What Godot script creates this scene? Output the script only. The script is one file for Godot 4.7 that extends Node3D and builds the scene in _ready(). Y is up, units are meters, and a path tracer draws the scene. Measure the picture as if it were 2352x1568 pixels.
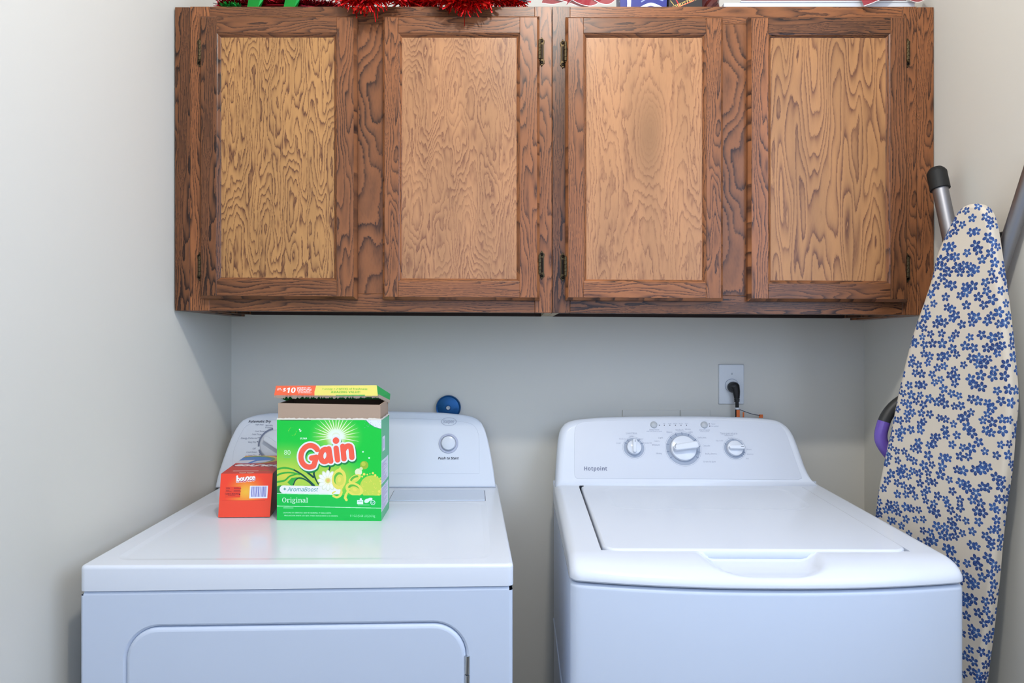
extends Node3D

const PW := 2352.0
const PH := 1568.0

# ------------------------------------------------------------------ mesh builder
class MB:
	var st := SurfaceTool.new()
	var x := Transform3D.IDENTITY
	var uvf: Callable
	func _init(t := Transform3D.IDENTITY):
		st.begin(Mesh.PRIMITIVE_TRIANGLES)
		st.set_smooth_group(-1)
		x = t
	func sm(g: int):
		st.set_smooth_group(g)
	func v(p: Vector3, uv: Vector2):
		st.set_uv(uv)
		st.add_vertex(x * p)
	func tri(a: Vector3, b: Vector3, c: Vector3, ua := Vector2.ZERO, ub := Vector2.ZERO, uc := Vector2.ZERO):
		v(a, ua); v(c, uc); v(b, ub)
	func quad(a: Vector3, b: Vector3, c: Vector3, d: Vector3, ua := Vector2(0, 1), ub := Vector2(1, 1), uc := Vector2(1, 0), ud := Vector2(0, 0)):
		tri(a, b, c, ua, ub, uc)
		tri(a, c, d, ua, uc, ud)
	func dom(n: Vector3) -> int:
		var m := n.abs()
		return 0 if m.x > m.y and m.x > m.z else (1 if m.y > m.z else 2)
	func face(pts: Array, out: Vector3):
		# convex polygon, turned to face «out»
		var n: Vector3 = (pts[1] - pts[0]).cross(pts[2] - pts[0])
		if n.dot(out) < 0.0:
			pts = pts.duplicate(); pts.reverse()
		var ax := dom(out)
		for i in range(1, pts.size() - 1):
			if uvf.is_valid():
				tri(pts[0], pts[i], pts[i + 1], uvf.call(pts[0], ax), uvf.call(pts[i], ax), uvf.call(pts[i + 1], ax))
			else:
				tri(pts[0], pts[i], pts[i + 1])
	func box(lo: Vector3, hi: Vector3, b := 0.0):
		var cpt := func(s: Vector3, a: int) -> Vector3:
			var p := Vector3(hi.x if s.x > 0 else lo.x, hi.y if s.y > 0 else lo.y, hi.z if s.z > 0 else lo.z)
			for k in 3:
				if k != a:
					p[k] -= s[k] * b
			return p
		for a in 3:
			var b1 := (a + 1) % 3
			var b2 := (a + 2) % 3
			for s in [-1.0, 1.0]:
				var pts := []
				for q in [[-1.0, -1.0], [1.0, -1.0], [1.0, 1.0], [-1.0, 1.0]]:
					var sg := Vector3.ZERO
					sg[a] = s; sg[b1] = q[0]; sg[b2] = q[1]
					pts.append(cpt.call(sg, a))
				var o := Vector3.ZERO
				o[a] = s
				face(pts, o)
				if b > 0.0 and a < 3:
					for s2 in [-1.0, 1.0]:
						var g0 := Vector3.ZERO
						g0[a] = s; g0[b1] = s2; g0[b2] = -1.0
						var g1 := g0
						g1[b2] = 1.0
						var oo := Vector3.ZERO
						oo[a] = s; oo[b1] = s2 * 0.99
						face([cpt.call(g0, a), cpt.call(g1, a), cpt.call(g1, b1), cpt.call(g0, b1)], oo)
		if b > 0.0:
			for i in 8:
				var sg := Vector3(1.0 if i & 1 else -1.0, 1.0 if i & 2 else -1.0, 1.0 if i & 4 else -1.0)
				face([cpt.call(sg, 0), cpt.call(sg, 1), cpt.call(sg, 2)], sg)
	static func inset(poly: PackedVector2Array, d: float) -> PackedVector2Array:
		var r := PackedVector2Array()
		var n := poly.size()
		for i in n:
			var e1 := (poly[i] - poly[(i + n - 1) % n]).normalized()
			var e2 := (poly[(i + 1) % n] - poly[i]).normalized()
			var n1 := Vector2(e1.y, -e1.x)
			var n2 := Vector2(e2.y, -e2.x)
			r.append(poly[i] - (n1 + n2) / maxf(1.0 + n1.dot(n2), 0.3) * d)
		return r
	static func ccw(poly: PackedVector2Array) -> PackedVector2Array:
		var a := 0.0
		for i in poly.size():
			a += poly[i].cross(poly[(i + 1) % poly.size()])
		if a < 0.0:
			poly = poly.duplicate(); poly.reverse()
		return poly
	func extrude(poly0: PackedVector2Array, z0: float, z1: float, bev := 0.0, seg := 3, g := 1, back := true):
		var poly := ccw(poly0)
		var rings := [[poly, z0]]
		if bev > 0.0:
			for k in seg + 1:
				var a := PI / 2 * k / seg
				rings.append([inset(poly, bev * (1.0 - cos(a))), z1 - bev + bev * sin(a)])
		else:
			rings.append([poly, z1])
		sm(g)
		var n := poly.size()
		for k in rings.size() - 1:
			for i in n:
				var j := (i + 1) % n
				var p: PackedVector2Array = rings[k][0]
				var q: PackedVector2Array = rings[k + 1][0]
				var za: float = rings[k][1]
				var zb: float = rings[k + 1][1]
				var pts := [Vector3(p[i].x, p[i].y, za), Vector3(p[j].x, p[j].y, za), Vector3(q[j].x, q[j].y, zb), Vector3(q[i].x, q[i].y, zb)]
				var e := p[j] - p[i]
				if uvf.is_valid():
					face(pts, Vector3(e.y, -e.x, 0.0001))
				else:
					quad(pts[0], pts[1], pts[2], pts[3])
		sm(-1)
		cap(rings[-1][0], z1, true)
		if back:
			cap(poly, z0, false)
	func cap(poly: PackedVector2Array, z: float, front: bool):
		var lo := poly[0]
		var hi := poly[0]
		for p in poly:
			lo = lo.min(p); hi = hi.max(p)
		var t := Geometry2D.triangulate_polygon(poly)
		for i in range(0, t.size(), 3):
			var a := poly[t[i]]
			var b := poly[t[i + 1]]
			var c := poly[t[i + 2]]
			if ((b - a).cross(c - a) < 0.0) == front:
				var h := b
				b = c; c = h
			var f := func(p: Vector2) -> Vector2:
				if uvf.is_valid():
					return uvf.call(Vector3(p.x, p.y, z), 2)
				return Vector2((p.x - lo.x) / (hi.x - lo.x), 1.0 - (p.y - lo.y) / (hi.y - lo.y))
			tri(Vector3(a.x, a.y, z), Vector3(b.x, b.y, z), Vector3(c.x, c.y, z), f.call(a), f.call(b), f.call(c))
	func loft(rings: Array, cap0 := true, cap1 := true, g := 1, closed := true):
		# rings of equal count, counterclockwise seen from the end of the loft
		sm(g)
		var n: int = rings[0].size()
		for k in rings.size() - 1:
			for i in (n if closed else n - 1):
				var j := (i + 1) % n
				var u0 := float(i) / n
				var u1 := float(i + 1) / n
				var v0 := float(k) / (rings.size() - 1)
				var v1 := float(k + 1) / (rings.size() - 1)
				quad(rings[k][i], rings[k][j], rings[k + 1][j], rings[k + 1][i], Vector2(u0, v0), Vector2(u1, v0), Vector2(u1, v1), Vector2(u0, v1))
		sm(-1)
		for e in [[cap0, rings[0], true], [cap1, rings[-1], false]]:
			if e[0]:
				var c := Vector3.ZERO
				for p in e[1]:
					c += p / n
				for i in n:
					var j := (i + 1) % n
					if e[2]:
						tri(c, e[1][j], e[1][i])
					else:
						tri(c, e[1][i], e[1][j])
	func lathe(prof: Array, n := 32):
		# profile of Vector2(radius, height) going outward-and-up round local z
		for k in prof.size() - 1:
			var p: Vector2 = prof[k]
			var q: Vector2 = prof[k + 1]
			var g := 1
			if k > 0:
				var o: Vector2 = prof[k - 1]
				g = 1
				if absf((p - o).angle_to(q - p)) > 0.7:
					lg += 1
			sm(1 + lg % 20)
			for i in n:
				var a := TAU * i / n
				var b := TAU * (i + 1) / n
				var da := Vector3(cos(a), sin(a), 0)
				var db := Vector3(cos(b), sin(b), 0)
				var p0 := da * p.x + Vector3(0, 0, p.y)
				var p1 := db * p.x + Vector3(0, 0, p.y)
				var q0 := da * q.x + Vector3(0, 0, q.y)
				var q1 := db * q.x + Vector3(0, 0, q.y)
				if p.x < 1e-6:
					tri(p0, q1, q0)
				elif q.x < 1e-6:
					tri(p0, p1, q0)
				else:
					quad(p0, p1, q1, q0)
		sm(-1)
	var lg := 0
	func tube(pts: Array, r: float, n := 14, caps := true, r2 := -1.0):
		var rings := []
		var up := Vector3(0.13, 0.31, 0.94)
		for i in pts.size():
			var d: Vector3 = (pts[mini(i + 1, pts.size() - 1)] - pts[maxi(i - 1, 0)]).normalized()
			var s := d.cross(up).normalized()
			var t := s.cross(d).normalized()
			up = t
			var rr := r if r2 < 0.0 else lerpf(r, r2, float(i) / (pts.size() - 1))
			var ring := []
			for k in n:
				var a := TAU * k / n
				ring.append(pts[i] + (s * cos(a) - t * sin(a)) * rr)
			rings.append(ring)
		loft(rings, caps, caps, 1)
	func text(s: String, o: Vector3, r: Vector3, u: Vector3, em: float, weight := 400, italic := 0.0, face_name := "Droid Sans"):
		# flat lettering, centred on o; r and u are unit vectors
		var tm := TextMesh.new()
		var f := SystemFont.new()
		f.font_names = PackedStringArray([face_name])
		f.font_weight = weight
		tm.font = f
		tm.text = s
		tm.font_size = 64
		tm.pixel_size = 1.0 / 64.0
		tm.depth = 0.0
		tm.curve_step = 2.0
		var ar := tm.get_mesh_arrays()
		if ar.is_empty() or ar[0] == null:
			return
		var vs: PackedVector3Array = ar[Mesh.ARRAY_VERTEX]
		var ix: PackedInt32Array = ar[Mesh.ARRAY_INDEX]
		var w := func(p: Vector3) -> Vector3:
			return o + r * (p.x + italic * p.y) * em + u * p.y * em
		for i in range(0, ix.size(), 3):
			var a: Vector3 = vs[ix[i]]
			var b: Vector3 = vs[ix[i + 1]]
			var c: Vector3 = vs[ix[i + 2]]
			if (b - a).cross(c - a).z < 0.0:
				tri(w.call(a), w.call(c), w.call(b))
			else:
				tri(w.call(a), w.call(b), w.call(c))
	func mesh() -> ArrayMesh:
		st.generate_normals()
		return st.commit()

# ------------------------------------------------------------------ print canvas
class Canvas:
	var im: Image
	var k: float
	func _init(w: float, h: float, scale: float, c: Color):
		k = scale
		im = Image.create(int(w * scale), int(h * scale), false, Image.FORMAT_RGB8)
		im.fill(c)
	func poly(pts: PackedVector2Array, c: Color):
		var n := pts.size()
		var y0 := 1e9
		var y1 := -1e9
		for p in pts:
			y0 = minf(y0, p.y * k); y1 = maxf(y1, p.y * k)
		for y in range(maxi(0, int(floor(y0))), mini(im.get_height() - 1, int(ceil(y1))) + 1):
			var yc := y + 0.5
			var xs := []
			for i in n:
				var a := pts[i] * k
				var b := pts[(i + 1) % n] * k
				if (a.y <= yc) != (b.y <= yc):
					xs.append(a.x + (yc - a.y) / (b.y - a.y) * (b.x - a.x))
			xs.sort()
			for i in range(0, xs.size() - 1, 2):
				var xa := maxi(0, int(round(xs[i])))
				var xb := mini(im.get_width(), int(round(xs[i + 1])))
				if xb > xa:
					im.fill_rect(Rect2i(xa, y, xb - xa, 1), c)
	func rect(x: float, y: float, w: float, h: float, c: Color):
		im.fill_rect(Rect2i(int(round(x * k)), int(round(y * k)), maxi(1, int(round(w * k))), maxi(1, int(round(h * k)))), c)
	func disc(p: Vector2, r: float, c: Color, ry := -1.0, rot := 0.0):
		var q := PackedVector2Array()
		if ry < 0.0:
			ry = r
		for i in 28:
			var a := TAU * i / 28
			q.append(p + Vector2(cos(a) * r, sin(a) * ry).rotated(rot))
		poly(q, c)
	func stroke(pts: Array, w: float, c: Color, w2 := -1.0):
		for i in pts.size():
			var wa := w if w2 < 0.0 else lerpf(w, w2, float(i) / (pts.size() - 1))
			disc(pts[i], wa / 2, c)
			if i + 1 < pts.size():
				var wb := w if w2 < 0.0 else lerpf(w, w2, float(i + 1) / (pts.size() - 1))
				var d: Vector2 = (pts[i + 1] - pts[i]).normalized()
				var nn := Vector2(-d.y, d.x)
				poly(PackedVector2Array([pts[i] + nn * wa / 2, pts[i + 1] + nn * wb / 2, pts[i + 1] - nn * wb / 2, pts[i] - nn * wa / 2]), c)
	func glow(p: Vector2, rx: float, ry: float, c: Color, top: float, pow_ := 1.0):
		for y in range(maxi(0, int((p.y - ry) * k)), mini(im.get_height(), int((p.y + ry) * k))):
			for x in range(maxi(0, int((p.x - rx) * k)), mini(im.get_width(), int((p.x + rx) * k))):
				var d := Vector2((x / k - p.x) / rx, (y / k - p.y) / ry).length()
				if d < 1.0:
					im.set_pixel(x, y, im.get_pixel(x, y).lerp(c, top * pow(1.0 - d, pow_)))
	func text(s: String, at: Vector2, em: float, c: Color, weight := 400, italic := 0.0, face_name := "Droid Sans", rot := 0.0, sx := 1.0):
		var tm := TextMesh.new()
		var f := SystemFont.new()
		f.font_names = PackedStringArray([face_name])
		f.font_weight = weight
		tm.font = f
		tm.text = s
		tm.font_size = 64
		tm.pixel_size = 1.0 / 64.0
		tm.depth = 0.0
		tm.curve_step = 2.0
		var ar := tm.get_mesh_arrays()
		if ar.is_empty() or ar[0] == null:
			return
		var vs: PackedVector3Array = ar[Mesh.ARRAY_VERTEX]
		var ix: PackedInt32Array = ar[Mesh.ARRAY_INDEX]
		for i in range(0, ix.size(), 3):
			var q := PackedVector2Array()
			for j in 3:
				var p: Vector3 = vs[ix[i + j]]
				q.append(at + Vector2((p.x + italic * p.y) * sx, -p.y).rotated(rot) * em)
			poly(q, c)
	func tex() -> ImageTexture:
		return ImageTexture.create_from_image(im)

# ------------------------------------------------------------------ scene helpers
var M := {}
var used := {}
var org := Vector3.ZERO

func numbered(called: String) -> String:
	if not used.has(called):
		used[called] = 0
		return called
	used[called] += 1
	return "%s_%03d" % [called, used[called]]

func thing(called: String, label: String, category: String, at: Vector3, group := "") -> Node3D:
	var o := Node3D.new()
	o.name = numbered(called)
	add_child(o)
	o.position = at
	org = at
	o.set_meta("label", label)
	o.set_meta("category", category)
	if group:
		o.set_meta("group", group)
	return o

func mb(t := Transform3D.IDENTITY) -> MB:
	return MB.new(Transform3D(Basis.IDENTITY, -org) * t)

func part(called: String, m: MB, material: Material, parent: Node, label := "") -> MeshInstance3D:
	var o := MeshInstance3D.new()
	o.name = called
	o.mesh = m.mesh()
	o.material_override = material
	parent.add_child(o, true)
	if label:
		o.set_meta("label", label)
	return o

func struct(called: String, m: MB, material: Material) -> MeshInstance3D:
	var o := part(called, m, material, self)
	o.set_meta("kind", "structure")
	return o

func mat(c: Color, rough := 0.5, metal := 0.0, tex: Texture2D = null, spec := 0.5) -> StandardMaterial3D:
	var m := StandardMaterial3D.new()
	m.albedo_color = c
	m.roughness = rough
	m.metallic = metal
	m.metallic_specular = spec
	if tex:
		m.albedo_texture = tex
	return m

func c8(r: int, g: int, b: int) -> Color:
	return Color(r / 255.0, g / 255.0, b / 255.0)

func rrect(x0: float, y0: float, x1: float, y1: float, rtl: float, rtr: float, rbr := -1.0, rbl := -1.0, n := 8) -> PackedVector2Array:
	# counterclockwise, y up; corner radii
	if rbr < 0.0: rbr = rtr
	if rbl < 0.0: rbl = rtl
	var q := PackedVector2Array()
	for e in [[x0 + rbl, y0 + rbl, rbl, PI], [x1 - rbr, y0 + rbr, rbr, 1.5 * PI], [x1 - rtr, y1 - rtr, rtr, 0.0], [x0 + rtl, y1 - rtl, rtl, 0.5 * PI]]:
		for i in n + 1:
			var a: float = e[3] + PI / 2 * i / n
			q.append(Vector2(e[0] + e[2] * cos(a), e[1] + e[2] * sin(a)))
	return q

func spline(pts: Array, n: int) -> Array:
	var cu := Curve3D.new()
	for i in pts.size():
		var d: Vector3 = (pts[mini(i + 1, pts.size() - 1)] - pts[maxi(i - 1, 0)]) / 6.0
		cu.add_point(pts[i], -d, d)
	var r := []
	var total := cu.get_baked_length()
	for i in n + 1:
		r.append(cu.sample_baked(total * i / n, true))
	return r

func spline2(pts: Array, n: int) -> Array:
	var q := []
	for p in pts:
		q.append(Vector3(p.x, p.y, 0))
	var r := []
	for p in spline(q, n):
		r.append(Vector2(p.x, p.y))
	return r

# ------------------------------------------------------------------ oak
const AW := 0.40      # metres across the board atlas: eight boards of 0.05
const AH := 0.92      # metres along it

func oak(w: int, h: int, mw: float, mh: float, kind: int, light: Color, dark: Color, sd: int) -> ImageTexture:
	var n := FastNoiseLite.new()
	n.seed = sd
	n.noise_type = FastNoiseLite.TYPE_SIMPLEX_SMOOTH
	n.frequency = 1.0
	n.fractal_type = FastNoiseLite.FRACTAL_NONE
	var rng := RandomNumberGenerator.new()
	rng.seed = sd
	var sp := []
	for i in 9:
		sp.append([rng.randf_range(0.0050, 0.0115), rng.randf_range(0.8, 2.0), rng.randf_range(-0.17, 0.12), rng.randf_range(2.8, 5.2), rng.randf_range(0.75, 1.15)])
	var data := PackedByteArray()
	data.resize(w * h * 3)
	var at := 0
	for j in h:
		var y := mh * j / h
		for i in w:
			var x := mw * i / w
			var t := 0.0
			var tone := 0.0
			var sharp := 5.0
			var amt := 0.8
			var jit := 0.42 * n.get_noise_2d(x * 620.0, y * 26.0) + 0.6 * n.get_noise_2d(x * 1500.0, y * 60.0)
			if kind == 0:
				var s: Array = sp[int(x / 0.05)]
				var k := int(x / 0.05) * 7.31
				t = x / s[0] + s[1] * 2.2 * n.get_noise_2d(x / 0.05 + k, y / 0.34) + s[1] * 0.5 * n.get_noise_2d(x / 0.018 + k, y / 0.10) + jit * 0.13
				tone = s[2]
				sharp = s[3]
				amt = s[4] + 0.25 * n.get_noise_2d(x / 0.03 + 9.0, y / 0.2)
			elif kind == 1:
				t = 3.3 * n.get_noise_2d(x / 0.046, y / 0.30) + 0.75 * n.get_noise_2d(x / 0.019 + 5.0, y / 0.11) + 0.22 * n.get_noise_2d(x / 0.008 + 5.0, y / 0.04) + y * 10.0 + jit * 0.15
				sharp = 5.2
				amt = 1.1 + 0.3 * n.get_noise_2d(x / 0.03 + 3.0, y / 0.1)
			elif kind == 2:
				t = 4.6 * n.get_noise_2d(x / 0.075, y / 0.33) + 1.0 * n.get_noise_2d(x / 0.024 + 5.0, y / 0.11) + 0.3 * n.get_noise_2d(x / 0.010 + 5.0, y / 0.035) + y * 15.0 + x * 20.0 + jit * 0.2
				sharp = 3.2
				amt = 0.66 + 0.3 * n.get_noise_2d(x / 0.06 + 3.0, y / 0.16)
			elif kind == 3:
				var d := Vector2((x - 0.140 - 0.012 * sin(y * 9.0)) / 0.042, (y - 0.215) / 0.135)
				var r := d.length()
				var e := exp(-r * r * 0.40)
				t = 8.5 * pow(r * r + 0.02, 0.40) * (0.5 + 0.5 * e) + (1.0 - e) * (2.8 * n.get_noise_2d(x / 0.06, y / 0.34) + 0.7 * n.get_noise_2d(x / 0.02, y / 0.10)) + 2.4 * e * r + y * 5.0 * (1.0 - e) + 0.2 * n.get_noise_2d(x / 0.008, y / 0.03) + jit * 0.18
				sharp = 5.2
				amt = (0.62 + 0.25 * n.get_noise_2d(x / 0.05 + 3.0, y / 0.14)) * (0.25 + 0.75 * smoothstep(0.2, 1.1, r))
				tone = -0.13 * exp(-r * r * 1.8)
			else:
				t = 2.9 * n.get_noise_2d(x / 0.058 + 2.0, y / 0.42) + 0.55 * n.get_noise_2d(x / 0.021 + 5.0, y / 0.15) + x * 14.0 + y * 4.5 + jit * 0.10
				sharp = 4.4
				amt = 0.9 + 0.3 * n.get_noise_2d(x / 0.04 + 3.0, y / 0.2)
			t = t - floor(t)
			var dk := exp(-t * sharp) * smoothstep(0.0, 0.07, t) * 1.15 + smoothstep(0.93, 1.0, t) * 0.12
			dk *= amt
			var pore := n.get_noise_2d(x * 900.0 + 31.0, y * 34.0)
			dk += maxf(0.0, pore - 0.25) * 0.42 * (0.35 + dk)
			tone += 0.05 * n.get_noise_2d(x / 0.06 + 40.0, y / 0.4) + 0.03 * pore
			dk = clampf(dk, 0.0, 1.0)
			var c := light.lerp(dark, dk) * (1.0 + tone)
			data[at] = clampi(int(c.r * 255.0), 0, 255)
			data[at + 1] = clampi(int(c.g * 255.0), 0, 255)
			data[at + 2] = clampi(int(c.b * 255.0), 0, 255)
			at += 3
	return ImageTexture.create_from_image(Image.create_from_data(w, h, false, Image.FORMAT_RGB8, data))

func grain(strip: int, along_x: bool, x0: float, y0: float, off := 0.0) -> Callable:
	# maps a board, whose lower left corner is x0, y0, onto one strip of the atlas
	return func(p: Vector3, ax: int) -> Vector2:
		var a := p.x - x0
		var b := p.y - y0
		if ax == 0:
			a = p.z
		if ax == 1:
			b = p.z
		if along_x:
			var h := a
			a = b; b = h
		return Vector2((strip * 0.05 + 0.004 + clampf(a, 0.0, 0.043)) / AW, (b + off) / AH)

# ------------------------------------------------------------------ build
func _ready():
	# --- camera, sky, lights, exposure
	var cam := Camera3D.new()
	cam.name = "camera"
	cam.projection = Camera3D.PROJECTION_FRUSTUM
	cam.near = 0.05
	cam.far = 50.0
	cam.size = 2.0 * cam.near * (PH / 2.0) / 1500.0
	cam.frustum_offset = Vector2(0, cam.near * 11.0 / 1500.0)
	cam.position = Vector3(0, 1.30, 1.80)
	cam.rotation.y = atan(19.0 / 1500.0)
	cam.current = true
	add_child(cam)
	var we := WorldEnvironment.new()
	we.name = "surroundings"
	var env := Environment.new()
	env.background_mode = Environment.BG_COLOR
	env.background_color = Color(0.62, 0.76, 1.0)
	env.background_energy_multiplier = 1.0
	env.tonemap_mode = Environment.TONE_MAPPER_LINEAR
	env.tonemap_exposure = 0.92
	env.sdfgi_enabled = true
	env.ssao_enabled = true
	env.ssil_enabled = true
	we.environment = env
	add_child(we)
	var day := AreaLight3D.new()
	day.name = "window_daylight"
	day.area_size = Vector2(1.46, 1.07)
	day.position = Vector3(0.07, 1.725, 2.59)
	day.light_color = Color(0.78, 0.87, 1.0)
	day.light_energy = 1.0
	day.shadow_enabled = true
	day.light_size = 1.0
	add_child(day)
	var side := AreaLight3D.new()  # added bluish fill from the right, evens out the left wall
	side.name = "side_fill_light"
	side.area_size = Vector2(1.22, 1.07)
	side.position = Vector3(0.935, 1.725, 1.45)
	side.rotation.y = PI / 2
	side.light_color = Color(0.78, 0.87, 1.0)
	side.light_energy = 1.66
	side.shadow_enabled = true
	add_child(side)
	var bulb := OmniLight3D.new()
	bulb.name = "ceiling_lamp_light"
	bulb.position = Vector3(0.13, 2.675, 1.46)
	bulb.light_color = Color(1.0, 0.985, 0.955)
	bulb.light_energy = 1.34
	bulb.light_size = 0.05
	bulb.omni_range = 8.0
	bulb.omni_attenuation = 2.0
	bulb.shadow_enabled = true
	add_child(bulb)

	materials()
	room()
	cabinets()
	dryer()
	washer()
	ironing_board()
	iron()
	wall_fittings()
	detergent_box()
	sheet_box()
	decorations()

func materials():
	M.wall = mat(Color(0.838, 0.825, 0.788), 0.85)
	var nz := FastNoiseLite.new()
	nz.seed = 5
	nz.frequency = 0.05
	var nt := NoiseTexture2D.new()
	nt.noise = nz
	nt.width = 512
	nt.height = 512
	nt.as_normal_map = true
	nt.bump_strength = 0.6
	nt.seamless = true
	M.wall.normal_enabled = true
	M.wall.normal_texture = nt
	M.wall.normal_scale = 0.12
	M.wall.uv1_triplanar = true
	M.wall.uv1_world_triplanar = true
	M.wall.uv1_scale = Vector3(3, 3, 3)
	M.ceiling = mat(Color(0.86, 0.85, 0.83), 0.9)
	M.floor = mat(Color(0.34, 0.35, 0.37), 0.6)
	M.white = mat(Color(0.86, 0.88, 0.915), 0.18)
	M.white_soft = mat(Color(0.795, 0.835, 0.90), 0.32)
	M.white.metallic_specular = 0.38
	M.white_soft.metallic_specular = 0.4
	M.panel_blue = mat(Color(0.80, 0.82, 0.86), 0.38)
	M.dial_grey = mat(Color(0.60, 0.64, 0.71), 0.5)
	M.ink = mat(Color(0.16, 0.18, 0.26), 0.6)
	M.ink_soft = mat(Color(0.46, 0.49, 0.58), 0.6)
	M.ink_pale = mat(Color(0.60, 0.63, 0.70), 0.6)
	M.chrome = mat(Color(0.80, 0.81, 0.82), 0.22, 1.0)
	M.grey_plastic = mat(Color(0.70, 0.72, 0.74), 0.3)
	M.gap = mat(Color(0.12, 0.14, 0.18), 0.8)
	M.plate = mat(Color(0.84, 0.85, 0.86), 0.35)
	M.black = mat(Color(0.03, 0.03, 0.033), 0.45)
	M.oak = mat(Color.WHITE, 0.36, 0.0, oak(512, 1024, AW, AH, 0, c8(144, 91, 56), c8(46, 28, 22), 11))
	M.oak_bead = M.oak
	M.oak_1 = mat(Color.WHITE, 0.40, 0.0, oak(400, 800, 0.275, 0.55, 1, c8(178, 131, 80), c8(84, 50, 34), 21))
	M.oak_2 = mat(Color.WHITE, 0.36, 0.0, oak(400, 800, 0.275, 0.55, 2, c8(180, 131, 90), c8(106, 66, 49), 33))
	M.oak_3 = mat(Color.WHITE, 0.36, 0.0, oak(400, 800, 0.275, 0.55, 3, c8(180, 130, 89), c8(106, 66, 48), 44))
	M.oak_4 = mat(Color.WHITE, 0.40, 0.0, oak(400, 800, 0.275, 0.55, 4, c8(172, 123, 78), c8(92, 56, 39), 52))
	for k in ["oak", "oak_1", "oak_2", "oak_3", "oak_4"]:
		M[k].metallic_specular = 0.32
		M[k].clearcoat_enabled = true
		M[k].clearcoat = 0.2
		M[k].clearcoat_roughness = 0.30
	M.dark_wood = mat(Color(0.16, 0.085, 0.06), 0.7)
	M.raw_edge = mat(Color(0.66, 0.60, 0.50), 0.8)
	M.brass = mat(Color(0.30, 0.25, 0.17), 0.45, 0.85)
	M.brass_dark = mat(Color(0.12, 0.09, 0.06), 0.45, 0.8)
	M.steel = mat(Color(0.56, 0.56, 0.58), 0.46, 1.0)
	M.rubber = mat(Color(0.055, 0.06, 0.06), 0.65)

func solid(lo: Vector3, hi: Vector3, b := 0.0) -> MB:
	var m := mb()
	m.box(lo, hi, b)
	return m

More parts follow.
